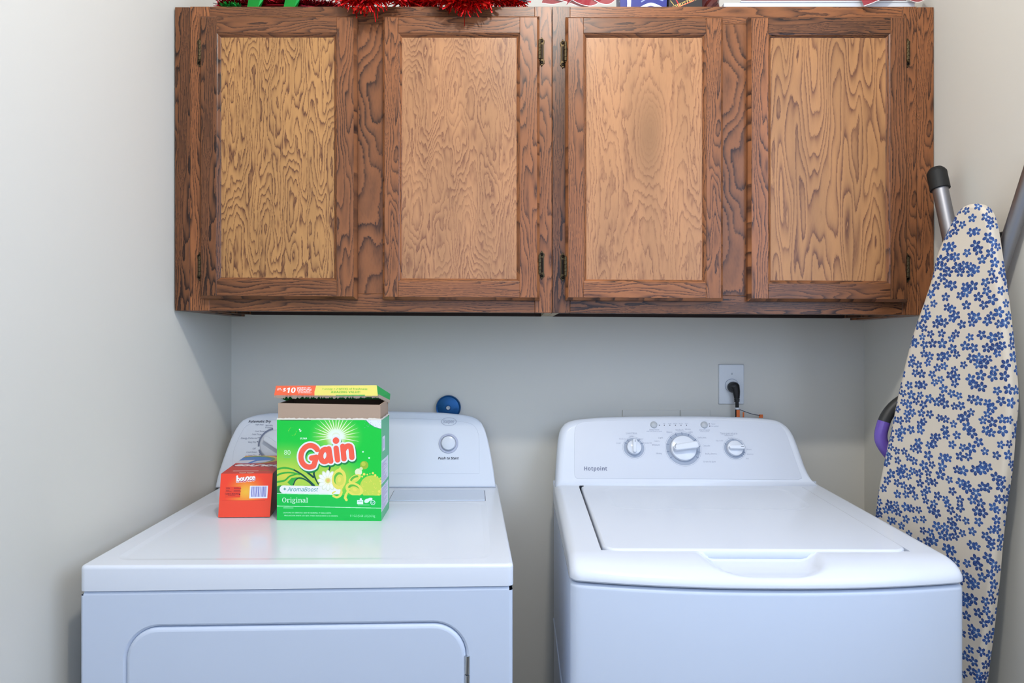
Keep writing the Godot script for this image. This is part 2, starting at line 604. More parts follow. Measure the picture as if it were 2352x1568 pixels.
func room():
	org = Vector3.ZERO
	var x0 := -0.8005
	var x1 := 0.9420
	var zf := 2.60
	var top := 2.75
	struct("wall_back", solid(Vector3(x0 - 0.12, -0.12, -0.12), Vector3(x1 + 0.12, top + 0.1, 0)), M.wall)
	struct("wall_left", solid(Vector3(x0 - 0.12, -0.12, 0), Vector3(x0, top + 0.1, zf)), M.wall)
	var wr := mb()
	var s0 := Vector2(0.80, 1.15)  # opening added for the side fill, height set by where it reaches
	var s1 := Vector2(2.10, 2.30)
	wr.box(Vector3(x1, -0.12, 0), Vector3(x1 + 0.12, top + 0.1, s0.x))
	wr.box(Vector3(x1, -0.12, s1.x), Vector3(x1 + 0.12, top + 0.1, zf))
	wr.box(Vector3(x1, -0.12, s0.x), Vector3(x1 + 0.12, s0.y, s1.x))
	wr.box(Vector3(x1, s1.y, s0.x), Vector3(x1 + 0.12, top + 0.1, s1.x))
	struct("wall_right", wr, M.wall)
	var f2 := mb()
	for e in [[s0.x, s0.y, s0.x + 0.04, s1.y], [s1.x - 0.04, s0.y, s1.x, s1.y], [s0.x, s0.y, s1.x, s0.y + 0.04], [s0.x, s1.y - 0.04, s1.x, s1.y]]:
		f2.box(Vector3(x1 + 0.04, e[1], e[0]), Vector3(x1 + 0.09, e[3], e[2]), 0.003)
	var win2 := struct("added_window_2", f2, M.white_soft)  # unseen window, added to carry the side fill
	var gl := mat(Color(1, 1, 1, 0.06), 0.02)
	gl.transparency = BaseMaterial3D.TRANSPARENCY_ALPHA
	part("pane", solid(Vector3(x1 + 0.062, s0.y + 0.04, s0.x + 0.04), Vector3(x1 + 0.068, s1.y - 0.04, s1.x - 0.04)), gl, win2)
	struct("floor", solid(Vector3(x0, -0.12, 0), Vector3(x1, 0, zf)), M.floor)
	struct("ceiling", solid(Vector3(x0, top, 0), Vector3(x1, top + 0.1, zf)), M.ceiling)
	# the front wall behind the camera with a tall glazed opening
	var wf := mb()
	var a := Vector2(-0.70, 1.15)
	var b := Vector2(0.84, 2.30)
	wf.box(Vector3(x0 - 0.12, -0.12, zf), Vector3(a.x, top + 0.1, zf + 0.12))
	wf.box(Vector3(b.x, -0.12, zf), Vector3(x1 + 0.12, top + 0.1, zf + 0.12))
	wf.box(Vector3(a.x, -0.12, zf), Vector3(b.x, a.y, zf + 0.12))
	wf.box(Vector3(a.x, b.y, zf), Vector3(b.x, top + 0.1, zf + 0.12))
	struct("wall_front", wf, M.wall)
	var fr := mb()
	for e in [[a.x, a.y, a.x + 0.04, b.y], [b.x - 0.04, a.y, b.x, b.y], [a.x, a.y, b.x, a.y + 0.04], [a.x, b.y - 0.04, b.x, b.y]]:
		fr.box(Vector3(e[0], e[1], zf + 0.04), Vector3(e[2], e[3], zf + 0.09), 0.003)
	var win := struct("window_1", fr, M.white_soft)
	part("pane", solid(Vector3(a.x + 0.04, a.y + 0.04, zf + 0.062), Vector3(b.x - 0.04, b.y - 0.04, zf + 0.068)), gl, win)
	# flush ceiling lamp above the camera
	var l := thing("ceiling_lamp", "round frosted flush lamp on the ceiling in front of the cabinets", "lamp", Vector3(0.13, top, 1.46))
	var base := mb(Transform3D(Basis.from_euler(Vector3(PI / 2, 0, 0)), org))
	base.lathe([Vector2(0, 0), Vector2(0.13, 0), Vector2(0.13, 0.02), Vector2(0.0, 0.02)], 40)
	part("base", base, M.white_soft, l)
	var gm := mat(Color(0.95, 0.92, 0.86), 0.4)
	gm.emission_enabled = true
	gm.emission = Color(1.0, 0.95, 0.86)
	gm.emission_energy_multiplier = 0.9
	var dome := mb(Transform3D(Basis.from_euler(Vector3(PI / 2, 0, 0)), org))
	var prof := [Vector2(0.122, 0.02)]
	for i in 9:
		var t := PI / 2 * i / 8
		prof.append(Vector2(0.122 * cos(t), 0.028 + 0.082 * sin(t)))
	prof.reverse()
	prof[0].x = 0.0
	prof.reverse()
	dome.lathe(prof, 40)
	part("shade", dome, gm, l)

# ------------------------------------------------------------------ oak cabinets
var skew := Transform3D(Basis(Vector3(1, -0.0066, 0), Vector3(0, 1, 0), Vector3(0, 0, 1)), Vector3.ZERO)

func board(called: String, parent: Node, lo: Vector3, hi: Vector3, strip: int, along_x: bool, off := 0.0, bev := 0.0008) -> MeshInstance3D:
	var m := mb(skew)
	m.uvf = grain(strip, along_x, lo.x, lo.y, off)
	m.box(lo, hi, bev)
	return part(called, m, M.oak, parent)

func hinge(parent: Node, x: float, y: float, side: float):
	# side -1: the door lies to the left of the plate
	var o := Transform3D(Basis.IDENTITY, Vector3(x, y, 0.3030))
	var m := mb(skew * o)
	var q := PackedVector2Array()
	for p in [[-0.0062, -0.022], [-0.0062, -0.026], [-0.0040, -0.0275], [0.0, -0.0335], [0.0040, -0.0275], [0.0062, -0.026], [0.0062, -0.022], [0.0048, -0.017], [0.0048, 0.017], [0.0062, 0.022], [0.0062, 0.026], [0.0040, 0.0275], [0.0, 0.0335], [-0.0040, 0.0275], [-0.0062, 0.026], [-0.0062, 0.022], [-0.0048, 0.017], [-0.0048, -0.017]]:
		q.append(Vector2(p[0], p[1]))
	m.extrude(q, 0.0, 0.0026, 0.0008, 2, -1)
	var h := part("hinge", m, M.brass, parent)
	var inn := mb(skew * o)
	inn.box(Vector3(-0.0030, -0.0165, 0.0024), Vector3(0.0030, 0.0165, 0.0032), 0.0004)
	part("hinge_leaf", inn, M.brass_dark, h)
	for s in [-1, 1]:
		var sc := mb(skew * o * Transform3D(Basis.IDENTITY, Vector3(0, s * 0.0245, 0.0022)))
		sc.lathe([Vector2(0.0038, 0), Vector2(0.0036, 0.0012), Vector2(0.0022, 0.002), Vector2(0.0016, 0.0012), Vector2(0, 0.0012)], 14)
		part("screw", sc, M.brass_dark, h)
	var b := mb(skew * o)
	var bx := side * 0.0054
	for k in 5:
		var ya := -0.021 + k * 0.0084
		var rr := 0.0040 if k % 2 == 0 else 0.0044
		b.tube([Vector3(bx, ya + 0.0003, 0.0120), Vector3(bx, ya + 0.0081, 0.0120)], rr, 12)
	b.tube([Vector3(bx, -0.0235, 0.0120), Vector3(bx, -0.021, 0.0120)], 0.0024, 10)
	b.tube([Vector3(bx, 0.021, 0.0120), Vector3(bx, 0.0235, 0.0120)], 0.0024, 10)
	part("barrel", b, M.brass, h)

func cabinet_door(parent: Node, x0: float, x1: float, y0: float, y1: float, px0: float, px1: float, veneer: Material, strips: Array, flip: bool):
	# face frame at z 0.322, back edge 5 mm larger all round, panel 8 mm behind the face
	var zf := 0.3220
	var zb := 0.3034
	var e := 0.0055
	var m := mb(skew)
	var fr := [Vector2(x0, y0), Vector2(x1, y0), Vector2(x1, y1), Vector2(x0, y1)]
	var bk := [Vector2(x0 - e, y0 - e), Vector2(x1 + e, y0 - e), Vector2(x1 + e, y1 + e), Vector2(x0 - e, y1 + e)]
	for i in 4:
		var j := (i + 1) % 4
		var horiz := i % 2 == 0
		m.uvf = grain(strips[i], horiz, fr[0].x, fr[0].y + (0.0 if i != 2 else y1 - y0 - 0.03), 0.05)
		var out := Vector3(0, -1, 0.3) if i == 0 else (Vector3(1, 0, 0.3) if i == 1 else (Vector3(0, 1, 0.3) if i == 2 else Vector3(-1, 0, 0.3)))
		m.face([Vector3(fr[i].x, fr[i].y, zf - 0.0008), Vector3(fr[j].x, fr[j].y, zf - 0.0008), Vector3(bk[j].x, bk[j].y, zf - 0.008), Vector3(bk[i].x, bk[i].y, zf - 0.008)], out)
		m.face([Vector3(bk[i].x, bk[i].y, zf - 0.008), Vector3(bk[j].x, bk[j].y, zf - 0.008), Vector3(bk[j].x, bk[j].y, zb), Vector3(bk[i].x, bk[i].y, zb)], out)
	m.uvf = grain(strips[0], false, x0, y0)
	m.face([Vector3(bk[0].x, bk[0].y, zb), Vector3(bk[1].x, bk[1].y, zb), Vector3(bk[2].x, bk[2].y, zb), Vector3(bk[3].x, bk[3].y, zb)], Vector3(0, 0, -1))
	var d := part("door", m, M.oak, parent)
	var py0 := 1.4455
	var py1 := 2.0090
	# stiles run full height, rails between them
	board("stile", d, Vector3(x0, y0, 0.306), Vector3(px0, y1, zf), strips[3], false, 0.10, 0.0007)
	board("stile", d, Vector3(px1, y0, 0.306), Vector3(x1, y1, zf), strips[1], false, 0.04, 0.0007)
	board("rail", d, Vector3(px0, y0, 0.306), Vector3(px1, py0, zf - 0.0002), strips[0], true, 0.12, 0.0007)
	board("rail", d, Vector3(px0, py1, 0.306), Vector3(px1, y1, zf - 0.0002), strips[2], true, 0.30, 0.0007)
	# moulding that slopes to the panel
	var w := 0.0078
	var zp := zf - 0.0080
	var mo := mb(skew)
	var a := [Vector2(px0, py0), Vector2(px1, py0), Vector2(px1, py1), Vector2(px0, py1)]
	var b := [Vector2(px0 + w, py0 + w), Vector2(px1 - w, py0 + w), Vector2(px1 - w, py1 - w), Vector2(px0 + w, py1 - w)]
	for i in 4:
		var j := (i + 1) % 4
		mo.uvf = grain(strips[i], i % 2 == 0, a[0].x if i != 1 else px1 - 0.02, a[0].y if i != 2 else py1 - 0.02, 0.2)
		var q := [0.0, 0.35, 0.7, 1.0]
		var zz := [zf - 0.0016, zf - 0.0030, zf - 0.0062, zp]
		for k in 3:
			var pa: Vector2 = a[i].lerp(b[i], q[k])
			var pb: Vector2 = a[j].lerp(b[j], q[k])
			var pc: Vector2 = a[j].lerp(b[j], q[k + 1])
			var pd: Vector2 = a[i].lerp(b[i], q[k + 1])
			mo.face([Vector3(pa.x, pa.y, zz[k]), Vector3(pb.x, pb.y, zz[k]), Vector3(pc.x, pc.y, zz[k + 1]), Vector3(pd.x, pd.y, zz[k + 1])], Vector3(0, 0, 1))
	part("moulding", mo, M.oak, d)
	var pn := mb(skew)
	pn.uvf = func(p: Vector3, _ax: int) -> Vector2:
		var u := (p.x - px0) / (px1 - px0)
		return Vector2(1.0 - u if flip else u, (py1 - p.y) / (py1 - py0))
	pn.box(Vector3(px0 + 0.001, py0 + 0.001, 0.307), Vector3(px1 - 0.001, py1 - 0.001, zp + 0.0002), 0.0)
	part("panel", pn, veneer, d)

func cabinets():
	var y0 := 1.3770
	var y1 := 2.0784
	var zf := 0.3030
	for n in 2:
		var xa := -0.7620 if n == 0 else 0.0732
		var xb := 0.0724 if n == 0 else 0.9020
		var t := thing("wall_cabinet", ["oak wall cabinet with two panelled doors at the left, over the dryer", "oak wall cabinet with two panelled doors at the right, over the washer"][n], "cabinet", Vector3((xa + xb) / 2, y0, 0.0), "oak cabinets on the back wall")
		var cs: Array = [[xa, -0.717, -0.405, -0.285, 0.0330, xb], [xa, 0.1140, 0.430, 0.548, 0.8690, xb]][n]
		board("face_stile", t, Vector3(cs[0], y0, 0.284), Vector3(cs[1], y1, zf), 2 + n, false, 0.06)
		board("face_stile", t, Vector3(cs[4], y0, 0.284), Vector3(cs[5], y1, zf), 4 - n * 3, false, 0.16)
		board("face_stile", t, Vector3(cs[2], 1.4188, 0.284), Vector3(cs[3] + 0.0, 2.0383, zf - 0.0006), 6, false, 0.02 + n * 0.15, 0.0005)
		board("face_rail", t, Vector3(cs[1], 2.0384, 0.284), Vector3(cs[4], y1, zf - 0.0002), [0, 7][n], true, 0.05)
		board("face_rail", t, Vector3(cs[1], y0, 0.284), Vector3(cs[4], 1.4187, zf - 0.0002), [5, 3][n], true, 0.10)
		# carcass
		var in0 := xa + (0.022 if n == 0 else 0.016)
		var in1 := xb - (0.016 if n == 0 else 0.022)
		for s in 2:
			var m := mb(skew)
			var pa := xa if s == 0 else in1
			var pb := in0 if s == 0 else xb
			m.uvf = grain(5, false, pa, y0)
			var f := [Vector3(pa, y0, 0.284), Vector3(pb, y0, 0.284), Vector3(pb, y0 + 0.0057, 0.001), Vector3(pa, y0 + 0.0057, 0.001)]
			var g := []
			for p in f:
				g.append(Vector3(p.x, y1, p.z))
			m.face(f, Vector3(0, -1, 0)); m.face(g, Vector3(0, 1, 0))
			for i in 4:
				var j := (i + 1) % 4
				m.face([f[i], f[j], g[j], g[i]], [Vector3(0, 0, 1), Vector3(1, 0, 0), Vector3(0, 0, -1), Vector3(-1, 0, 0)][i])
			part("side_panel", m, M.oak if (s == 0) == (n == 0) else M.raw_edge, t)
		var bp := mb(skew)
		bp.box(Vector3(in0, y0 + 0.030, 0.0015), Vector3(in1, y0 + 0.042, 0.284))
		part("bottom_panel", bp, M.dark_wood, t)
		var rp := mb(skew)
		rp.box(Vector3(in0, y0 + 0.0050, 0.001), Vector3(in1, y0 + 0.030, 0.016))
		part("hanging_rail", rp, M.dark_wood, t)
		var tp := mb(skew)
		tp.box(Vector3(in0, y1 - 0.014, 0.001), Vector3(in1, y1, 0.284))
		part("top_panel", tp, M.dark_wood, t)
		# filler strip between cabinet and room wall
		if n == 0:
			board("filler_strip", t, Vector3(-0.7965, y0, 0.0015), Vector3(xa - 0.0003, y1 - 0.0015, zf + 0.0006), 3, false, 0.11)
		else:
			board("filler_strip", t, Vector3(xb + 0.0003, y0, 0.0015), Vector3(0.9400, y1 - 0.0015, zf + 0.0006), 1, false, 0.0)
		if n == 0:
			cabinet_door(t, -0.7270, -0.3785, 1.4100, 2.0447, -0.6917, -0.4172, M.oak_1, [5, 6, 0, 3], false)
			cabinet_door(t, -0.3085, 0.0384, 1.4100, 2.0447, -0.2765, -0.0010, M.oak_2, [7, 4, 6, 1], false)
			hinge(t, -0.7385, 1.9715, 1.0)
			hinge(t, -0.7385, 1.4785, 1.0)
			hinge(t, 0.0494, 1.9740, -1.0)
			hinge(t, 0.0494, 1.4860, -1.0)
		else:
			cabinet_door(t, 0.1083, 0.4534, 1.4110, 2.0430, 0.1427, 0.4192, M.oak_3, [2, 1, 0, 7], false)
			cabinet_door(t, 0.5210, 0.8674, 1.4110, 2.0430, 0.5589, 0.8324, M.oak_4, [0, 5, 3, 2], false)
			hinge(t, 0.0973, 1.9695, 1.0)
			hinge(t, 0.0973, 1.4822, 1.0)
			hinge(t, 0.8800, 1.9720, -1.0)
			hinge(t, 0.8800, 1.4840, -1.0)

# ------------------------------------------------------------------ dryer
var dry := Transform3D(Basis(Vector3(0.9966, 0, -0.0245), Vector3(0, 1, 0), Vector3(0.0774, 0, 0.9987)), Vector3(-0.7436, 0, 0.7103))

func flat_frame(m: MB, x0: float, x1: float, y0: float, y1: float, hole: PackedVector2Array, z: float):
	# rectangle with a rounded hole, facing +z
	var lo := hole[0]
	var hi := hole[0]
	for p in hole:
		lo = lo.min(p); hi = hi.max(p)
	var o := Vector3(0, 0, 1)
	for e in [[x0, y0, x1, lo.y], [x0, hi.y, x1, y1], [x0, lo.y, lo.x, hi.y], [hi.x, lo.y, x1, hi.y]]:
		m.face([Vector3(e[0], e[1], z), Vector3(e[2], e[1], z), Vector3(e[2], e[3], z), Vector3(e[0], e[3], z)], o)
	var n := hole.size() / 4
	var cs := [Vector2(lo.x, lo.y), Vector2(hi.x, lo.y), Vector2(hi.x, hi.y), Vector2(lo.x, hi.y)]
	for k in 4:
		for i in n - 1:
			var p := hole[k * n + i]
			var q := hole[k * n + i + 1]
			m.face([Vector3(cs[k].x, cs[k].y, z), Vector3(p.x, p.y, z), Vector3(q.x, q.y, z)], o)

func ring3(p: PackedVector2Array, z: float) -> Array:
	var r := []
	for q in p:
		r.append(Vector3(q.x, q.y, z))
	return r

func dryer():
	var t := thing("clothes_dryer", "white clothes dryer under the left cabinet with two boxes on its lid", "dryer", dry * Vector3(0.3675, 0, -0.33))
	var shy := Transform3D(Basis(Vector3(1, 0.0085, 0), Vector3(0, 1, 0), Vector3(0, 0, 1)), Vector3.ZERO)
	# body: front sheet with the door opening, sides, back
	var m := mb(dry * shy)
	var w := 0.7335
	var yt := 0.8855
	var hole := rrect(0.0735, 0.20, 0.6595, 0.8300, 0.062, 0.062, 0.062, 0.062, 12)
	flat_frame(m, 0.007, w - 0.006, 0.02, yt - 0.006, hole, -0.002)
	var hin := MB.inset(hole, 0.006)
	m.loft([ring3(hin, -0.024), ring3(hin, -0.009), ring3(MB.inset(hole, 0.003), -0.0035), ring3(hole, -0.002)], false, false, 2)
	# the rounded vertical and upper edges of the cabinet
	m.sm(3)
	for k in 4:
		var a0 := PI / 2 * k / 4
		var a1 := PI / 2 * (k + 1) / 4
		var r := 0.006
		for e in [a0]:
			var p0 := Vector2(sin(a0), cos(a0)) * r
			var p1 := Vector2(sin(a1), cos(a1)) * r
			m.quad(Vector3(w - r + p0.x, 0.02, -0.002 - r + p0.y), Vector3(w - r + p1.x, 0.02, -0.002 - r + p1.y), Vector3(w - r + p1.x, yt - r, -0.002 - r + p1.y), Vector3(w - r + p0.x, yt - r, -0.002 - r + p0.y))
			m.quad(Vector3(0.001 + r - p1.x, 0.02, -0.002 - r + p1.y), Vector3(0.001 + r - p0.x, 0.02, -0.002 - r + p0.y), Vector3(0.001 + r - p0.x, yt - r, -0.002 - r + p0.y), Vector3(0.001 + r - p1.x, yt - r, -0.002 - r + p1.y))
			m.quad(Vector3(0.007, yt - r + p0.x, -0.002 - r + p0.y), Vector3(w - r, yt - r + p0.x, -0.002 - r + p0.y), Vector3(w - r, yt - r + p1.x, -0.002 - r + p1.y), Vector3(0.007, yt - r + p1.x, -0.002 - r + p1.y))
	m.sm(-1)
	var zb := -0.655
	m.face([Vector3(w, 0.02, -0.008), Vector3(w, 0.02, zb), Vector3(w, yt - 0.006, zb), Vector3(w, yt - 0.006, -0.008)], Vector3(1, 0, 0))
	m.face([Vector3(0.001, 0.02, -0.008), Vector3(0.001, 0.02, zb), Vector3(0.001, yt - 0.006, zb), Vector3(0.001, yt - 0.006, -0.008)], Vector3(-1, 0, 0))
	m.face([Vector3(0.001, 0.02, zb), Vector3(w, 0.02, zb), Vector3(w, yt, zb), Vector3(0.001, yt, zb)], Vector3(0, 0, -1))
	m.face([Vector3(0.001, yt, -0.008), Vector3(w, yt, -0.008), Vector3(w, yt, zb), Vector3(0.001, yt, zb)], Vector3(0, 1, 0))
	m.face([Vector3(0.001, 0.02, -0.002), Vector3(w, 0.02, -0.002), Vector3(w, 0.02, zb), Vector3(0.001, 0.02, zb)], Vector3(0, -1, 0))
	m.box(Vector3(0.06, 0.15, -0.030), Vector3(0.68, 0.85, -0.024))
	part("body", m, M.white_soft, t)
	for e in [[0.06, -0.06], [0.67, -0.06], [0.06, -0.58], [0.67, -0.58]]:
		var ft := mb(dry * Transform3D(Basis.from_euler(Vector3(-PI / 2, 0, 0)), Vector3(e[0], 0, e[1])))
		ft.lathe([Vector2(0, 0), Vector2(0.02, 0), Vector2(0.018, 0.022), Vector2(0.0, 0.022)], 16)
		part("foot", ft, M.rubber, t)
	# door
	var dr := mb(dry * shy)
	var dp := rrect(0.0785, 0.205, 0.6535, 0.8240, 0.055, 0.055, 0.055, 0.055, 12)
	dr.extrude(dp, -0.022, -0.0005, 0.007, 4, 2)
	var door := part("door", dr, M.white_soft, t)
	var hg := mb(dry * shy)
	for k in 3:
		hg.tube([Vector3(0.6562, 0.7690 - k * 0.032, -0.003), Vector3(0.6562, 0.7385 - k * 0.032, -0.003)], 0.0046, 12)
	hg.box(Vector3(0.6548, 0.672, -0.012), Vector3(0.6600, 0.769, -0.005), 0.0006)
	part("hinge", hg, M.chrome, door, "chrome door hinge")
	# lid with a shallow pressed field
	var ld := mb(dry * Transform3D(Basis(Vector3(1, 0, 0), Vector3(0, 0, -1), Vector3(0, 1, 0)), Vector3.ZERO))
	var outer := rrect(0.0, 0.0, 0.735, 0.655, 0.008, 0.008, 0.012, 0.012, 8)
	var bot := []
	for p in outer:
		bot.append(Vector3(p.x, p.y, 0.8875 + 0.0085 * p.x))
	var rings := [bot]
	var low := []
	for p in MB.inset(outer, 0.004):
		low.append(Vector3(p.x, p.y, 0.8855 + 0.0085 * p.x))
	rings = [bot]
	ld.loft([low, bot], true, false, -1)
	for k in 5:
		var a := PI / 2 * k / 4
		rings.append(ring3(MB.inset(outer, 0.006 * (1.0 - cos(a))), 0.924 + 0.006 * sin(a)))
	ld.loft(rings, false, false, 1)
	var i0 := rrect(0.040, 0.030, 0.699, 0.448, 0.03, 0.03, 0.03, 0.03, 8)
	var i1 := MB.inset(i0, 0.012)
	ld.loft([ring3(MB.inset(outer, 0.006), 0.930), ring3(i0, 0.930)], false, false, -1)
	ld.loft([ring3(i0, 0.930), ring3(MB.inset(i0, 0.006), 0.9294), ring3(i1, 0.9288)], false, true, 3)
	part("lid", ld, M.white, t)
	# lint screen flap at the back of the lid
	var lf := mb(dry * Transform3D(Basis(Vector3(1, 0, 0), Vector3(0, 0, -1), Vector3(0, 1, 0)), Vector3.ZERO))
	lf.extrude(rrect(0.4653, 0.4563, 0.6987, 0.570, 0.004, 0.004), 0.9295, 0.9303, 0.0, 1, -1)
	var lint := part("lint_gap_shade", lf, M.gap, t)  # dark slab on the lid, painted shade of the slit round the flap
	var lf2 := mb(dry * Transform3D(Basis(Vector3(1, 0, 0), Vector3(0, 0, -1), Vector3(0, 1, 0)), Vector3.ZERO))
	lf2.extrude(rrect(0.4665, 0.4570, 0.6975, 0.571, 0.003, 0.003), 0.9300, 0.9322, 0.0012, 2, 1)
	part("lint_flap", lf2, M.white_soft, lint)
	# console
	var th := atan2(0.055, 0.19)
	var ct := dry * Transform3D(Basis(Vector3(1, 0, 0), Vector3(0, cos(th), -sin(th)), Vector3(0, sin(th), cos(th))), Vector3(0, 0.932, -0.602))
	var cp := PackedVector2Array()
	for p in spline2([Vector2(0.729, 0.0), Vector2(0.7220, 0.054), Vector2(0.7150, 0.094), Vector2(0.7062, 0.1346), Vector2(0.6935, 0.1674), Vector2(0.6765, 0.1826), Vector2(0.6556, 0.1895), Vector2(0.620, 0.1945), Vector2(0.5673, 0.1984), Vector2(0.4495, 0.2017), Vector2(0.3321, 0.2015), Vector2(0.1447, 0.1982), Vector2(0.0982, 0.1942), Vector2(0.0752, 0.1895), Vector2(0.0545, 0.1813), Vector2(0.0421, 0.1707), Vector2(0.0322, 0.1532), Vector2(0.0230, 0.1299), Vector2(0.0144, 0.1011), Vector2(0.0042, 0.0600), Vector2(-0.0025, 0.027), Vector2(-0.0055, 0.0)], 70):
		cp.append(p)
	var cm := mb(ct)
	cm.extrude(cp, -0.028, 0.0, 0.006, 4, 1)
	var con := part("console", cm, M.white, t)
	# control panel field, knob and button
	var fld := mb(ct)
	var fp := MB.inset(MB.ccw(cp), 0.020)
	for i in fp.size():
		fp[i].y = maxf(fp[i].y, 0.034)
		fp[i].x = clampf(fp[i].x, 0.034, 0.686)
	fld.extrude(fp, -0.001, 0.0006, 0.0004, 1, 1)
	part("control_field", fld, M.white, con)
	var kn := mb(ct * Transform3D(Basis.IDENTITY, Vector3(0.1415, 0.1118, 0.0006)))
	kn.lathe([Vector2(0.0388, 0.0002), Vector2(0.0375, 0.004), Vector2(0.034, 0.007), Vector2(0, 0.008)], 48)
	var grip := PackedVector2Array()
	for p in rrect(-0.030, -0.0075, 0.030, 0.0075, 0.0075, 0.0075, 0.0075, 0.0075, 6):
		grip.append(p.rotated(-0.56))
	kn.extrude(grip, 0.004, 0.021, 0.003, 3, 5)
	part("timer_knob", kn, M.white, con)
	var rg := mb(ct)
	for seg in [[1.75, 3.26], [3.47, 4.55], [4.75, 7.5]]:
		for i in 40:
			var a0: float = lerpf(seg[0], seg[1], i / 40.0)
			var a1: float = lerpf(seg[0], seg[1], (i + 1) / 40.0)
			var c := Vector3(0.1415, 0.1118, 0.0009)
			rg.quad(c + Vector3(cos(a0), sin(a0), 0) * 0.0400, c + Vector3(cos(a0), sin(a0), 0) * 0.0446, c + Vector3(cos(a1), sin(a1), 0) * 0.0446, c + Vector3(cos(a1), sin(a1), 0) * 0.0400)
	for a in [2.55, 2.74, 2.98, 3.75]:
		var c := Vector3(0.1415, 0.1118, 0.0011) + Vector3(cos(a), sin(a), 0) * 0.0468
		for i in 10:
			rg.tri(c, c + Vector3(cos(TAU * i / 10), sin(TAU * i / 10), 0) * 0.0016, c + Vector3(cos(TAU * (i + 1) / 10), sin(TAU * (i + 1) / 10), 0) * 0.0016)
	part("dial_ring", rg, M.ink_soft, con)
	var X := Vector3(1, 0, 0)
	var Y := Vector3(0, 1, 0)
	var pr := mb(ct)
	var z := 0.0010
	pr.text("Automatic Dry", Vector3(0.0965, 0.1735, z), X, Y, 0.0086, 700, 0.22)
	pr.text("Push to Start", Vector3(0.6037, 0.0748, z), X, Y, 0.0088, 700, 0.22)
	part("lettering", pr, M.ink, con)
	var ps := mb(ct)
	ps.text("High Heat", Vector3(0.0965, 0.1650, z), X, Y, 0.0050, 400, 0.2)
	for e in [["Wrinkle", 0.1225, 0.1625], ["Prevent", 0.1225, 0.1570], ["Cool Down", 0.1000, 0.1472], ["Less Dry", 0.0895, 0.1391], ["Energy Preferred", 0.0724, 0.1287], ["Very Dry", 0.0810, 0.1183], ["Off", 0.0880, 0.1010], ["Cool Down", 0.0826, 0.0918], ["Less Dry", 0.0852, 0.0835]]:
		ps.text(e[0], Vector3(e[1], e[2], z), X, Y, 0.0058, 400, 0.15)
	part("lettering", ps, M.ink_soft, con)
	# maker's badge in an oval and the start button
	var bd := mb(ct)
	for i in 40:
		var a0 := TAU * i / 40
		var a1 := TAU * (i + 1) / 40
		var c := Vector3(0.604, 0.1723, z)
		var f := func(a: float, k: float) -> Vector3: return c + Vector3(cos(a) * 0.0203 * k, sin(a) * 0.0110 * k, 0)
		bd.quad(f.call(a0, 0.94), f.call(a0, 1.0), f.call(a1, 1.0), f.call(a1, 0.94))
	bd.text("Roper", Vector3(0.604, 0.1725, z), X * 0.86, Y, 0.0122, 400, 0.0, "Droid Serif")
	part("badge", bd, M.ink_pale, con)
	var br := mb(ct * Transform3D(Basis.IDENTITY, Vector3(0.6034, 0.1139, 0.0006)))
	br.lathe([Vector2(0.0262, 0.0), Vector2(0.0258, 0.0018), Vector2(0.0208, 0.0018), Vector2(0.0200, 0.0)], 40)
	part("button_ring", br, mat(Color(0.70, 0.72, 0.80), 0.4), con)
	var bt := mb(ct * Transform3D(Basis.IDENTITY, Vector3(0.6034, 0.1139, 0.0006)))
	bt.lathe([Vector2(0.0190, 0.0), Vector2(0.0186, 0.007), Vector2(0.0172, 0.0095), Vector2(0.012, 0.0108), Vector2(0, 0.0112)], 40)
	part("start_button", bt, M.white, con)

